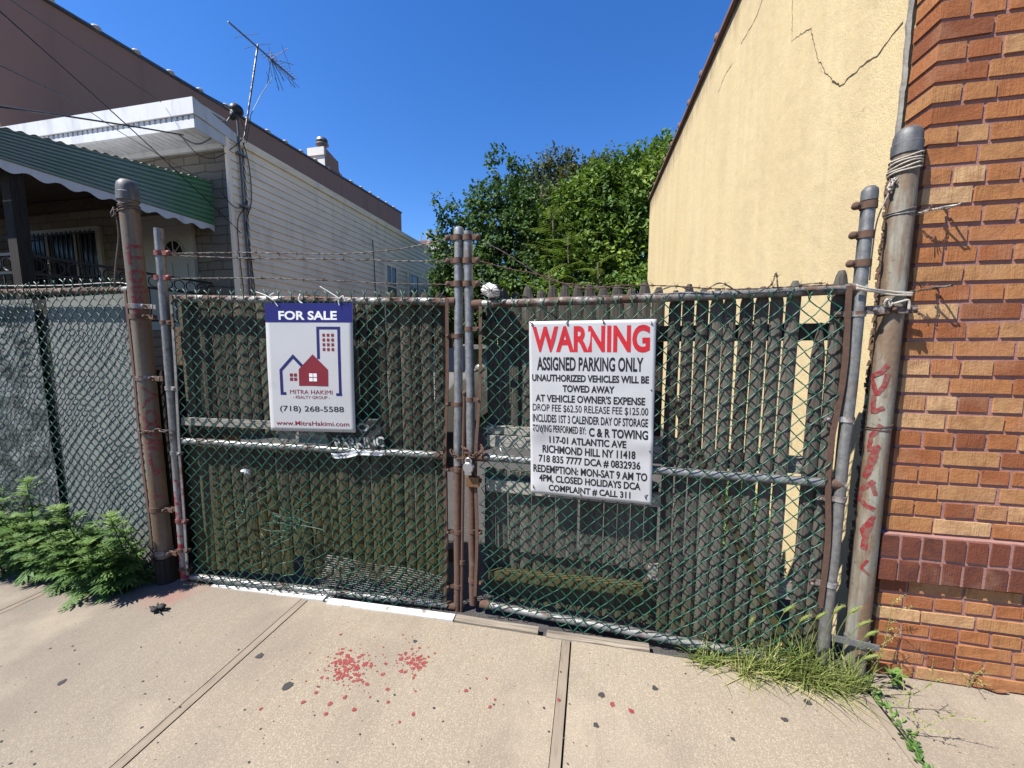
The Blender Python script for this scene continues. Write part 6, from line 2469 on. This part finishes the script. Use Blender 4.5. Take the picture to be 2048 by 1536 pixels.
# grass clump under the right gate
def blade(b, base, d, L, w, curve, seg=5):
    d = Vector(d).normalized()
    s = d.cross(V(0, 0, 1))
    s = s.normalized() if s.length > 0.05 else rvec().cross(V(0, 0, 1)).normalized()
    vs = []
    p = Vector(base)
    for i in range(seg + 1):
        t = i / seg
        ww = w * (1 - t) ** 0.6 * (0.6 + 0.4 * min(1, t * 4))
        vs += [p + s * ww / 2, p - s * ww / 2]
        d = (d + V(0, 0, -curve / seg)).normalized()
        p = p + d * (L / seg)
        if p.z < 0.006:
            p.z = 0.006
    b.add(vs, [(2 * i, 2 * i + 1, 2 * i + 3, 2 * i + 2) for i in range(seg)])


random.seed(9)
b = MB()
tufts = [(0.47 + 0.70 * random.random() ** 0.75, 1.80 + rnd(-0.03, 0.07)) for _ in range(44)]
for tx, ty in tufts:
    big = min(1.0, max(0.25, (tx - 0.42) / 0.5))
    tone = random.gauss(0.45, 0.2)
    la, lm = rnd(0, 6.28), rnd(0.1, 0.5)
    for i in range(int(8 + 16 * big)):
        a = rnd(0, 2 * math.pi)
        d = V(math.cos(a) * rnd(0.2, 1.0) + math.cos(la) * lm, math.sin(a) * rnd(0.1, 0.6) + math.sin(la) * lm - 0.05, rnd(0.5, 2.0))
        b.tint = min(1, max(0, tone + random.gauss(0, 0.16)))
        blade(b, (tx + rnd(-.02, .02), ty + rnd(-.015, .015), -0.01), d, rnd(0.06, 0.25) * (0.45 + 0.65 * big), rnd(0.0028, 0.0075), rnd(0.2, 2.2), 6)
for i in range(70):
    x = 0.55 + 0.58 * random.random()
    b.tint = min(1, max(0, random.gauss(0.9, 0.12)))
    blade(b, (x, 1.79 + rnd(-.04, .05), 0.0), (rnd(-.9, .9), rnd(-1, 0.2), rnd(0.1, 0.8)), rnd(0.10, 0.24), rnd(0.002, 0.005), rnd(0.6, 1.8), 7)
tag(b.build('grass', M['grass_green'], loc=(0.9, 1.84, 0)), 'clump of green and yellowing grass spilling over the sidewalk under the right gate', 'grass', kind='stuff')
FT = [((1545, 1300), (1568, 1225)), ((1580, 1300), (1600, 1243)), ((1600, 1320), (1632, 1238)), ((1640, 1320), (1668, 1226)), ((1650, 1330), (1698, 1228)), ((1665, 1330), (1715, 1254)), ((1690, 1335), (1730, 1274)), ((1700, 1340), (1728, 1318)), ((1520, 1300), (1500, 1250))]
for i, ((xa, ya), (xb_, yb_)) in enumerate(FT):
    Y = 1.80 - 0.012 * i
    p0, p1 = atY(xa, ya, Y), atY(xb_, yb_, Y - 0.03)
    p0.z = 0.0
    o = MB()
    o.tint = 0.45
    mid = p0.lerp(p1, 0.6) + V(-0.012, 0, 0.03)
    pts = smooth_pts([p0, mid, p1], 6)
    o.tube(pts, 0.0013, 4)
    t = pts[-1] - pts[-4]
    ft = o.build('foxtail_grass', M['grass_green'], loc=p0)
    tag(ft, 'foxtail grass stalk with a fuzzy nodding seed head beside the right gate post', 'grass stalk', 'foxtail stalks at the right gate')
    o = MB()
    t.normalize()
    hd = [p1 + (t + V(0.25, 0, -0.06 * k)) * (0.012 * k) for k in range(6)]
    o.tint = 0.6
    o.tube(hd, [0.002, 0.005, 0.006, 0.0055, 0.004, 0.0015], 7)
    for k in range(90):
        q = hd[0].lerp(hd[-1], random.random())
        o.tint = rnd(0.5, 1)
        leaf_quad(o, q, rvec() + t * 1.2, rvec(), 0.014, 0.0012)
    o.build('seed_head', M['grass_green'], ft, loc=p0)

# weeds in the sidewalk crack by the brick corner
random.seed(17)
CR = [atZ(x, y) for x, y in ((1718, 1352), (1745, 1380), (1790, 1435), (1820, 1485), (1850, 1536), (1880, 1590))]


def oval_leaf(b, p, d, n, L, W):
    d = d.normalized()
    s = d.cross(n).normalized()
    b.add([p, p + d * L * 0.35 + s * W / 2, p + d * L * 0.75 + s * W * 0.4, p + d * L, p + d * L * 0.75 - s * W * 0.4, p + d * L * 0.35 - s * W / 2], [(0, 1, 2, 3, 4, 5)])


labs = ['broad leaved weed at the upper end of the sidewalk crack', 'low weed in the sidewalk crack just below the post foot', 'small creeping weed half way along the sidewalk crack', 'yellowish creeping weed in the lower half of the sidewalk crack', 'green weed at the bottom edge of the sidewalk crack', 'weed beyond the lower end of the sidewalk crack']
for i, c in enumerate(CR):
    b = MB()
    for k in range(34 if i else 20):
        nx = CR[min(i + 1, len(CR) - 1)]
        q = c.lerp(nx, random.random()) + V(rnd(-.018, .018), rnd(-.01, .01), 0.004)
        b.tint = min(1, max(0, random.gauss(0.55, 0.25)))
        d = V(rnd(-1, 1), rnd(-1, 1), rnd(0.1, 0.9))
        oval_leaf(b, q, d, V(0, 0, 1) + rvec() * 0.3, rnd(0.010, 0.030) * (1.3 if i == 0 else 1), rnd(0.007, 0.014))
    tag(b.build('crack_weed', M['leaf_weed'], loc=c), labs[i], 'weed', 'weeds in the sidewalk crack')
b = MB()
c = atZ(1790, 1372)
for k in range(22):
    a = rnd(0, 6.28)
    p = c + V(rnd(-.02, .02), rnd(-.012, .012), rnd(0.01, 0.07))
    b.tint = rnd(0.6, 1)
    b.tube([c, p], 0.0012, 4)
    oval_leaf(b, p, V(math.cos(a), math.sin(a) - 0.3, rnd(0.1, .7)), V(0, 0, 1) + rvec() * 0.3, rnd(0.022, 0.04), rnd(0.014, 0.022))
tag(b.build('broadleaf_weed', M['leaf_weed'], loc=c), 'bright green round leaved weed at the base of the brick wall', 'weed')
for lab, x, y, H, n, lean in (('tall wispy dry weed standing against the brick corner', 1745, 1362, 0.42, 10, (0.03, -0.02)), ('sprawling wispy weed leaning out of the crack over the sidewalk', 1780, 1415, 0.20, 8, (0.12, -0.05)), ('wispy low weed by the lower part of the crack', 1815, 1470, 0.15, 7, (0.10, -0.04)), ('thin wispy weed by the bricks near the dead leaves', 1935, 1375, 0.10, 6, (0.0, -0.02))):
    b = MB()
    c = atZ(x, y)
    top = c + V(lean[0], lean[1], H)
    b.tint = 0.7
    b.tube([c, c.lerp(top, 0.5) + V(0.01, 0, 0.01), top], [0.002, 0.0015, 0.0008], 4)
    for k in range(n):
        p = c.lerp(top, 0.2 + 0.8 * k / n)
        e = p + V(rnd(-1, 1), rnd(-.7, .4), rnd(0.2, 0.8)).normalized() * rnd(0.05, 0.13)
        b.tint = 0.8
        b.tube([p, e], [0.0012, 0.0006], 4)
        for j in range(9):
            q = p.lerp(e, 0.3 + 0.7 * j / 9)
            b.tint = rnd(0.5, 1)
            leaf_quad(b, q, rvec() + V(0, 0, 0.3), rvec(), rnd(0.006, 0.012), 0.005)
    tag(b.build('wispy_weed', M['grass_green'], loc=c), lab, 'weed', 'wispy weeds by the brick corner')
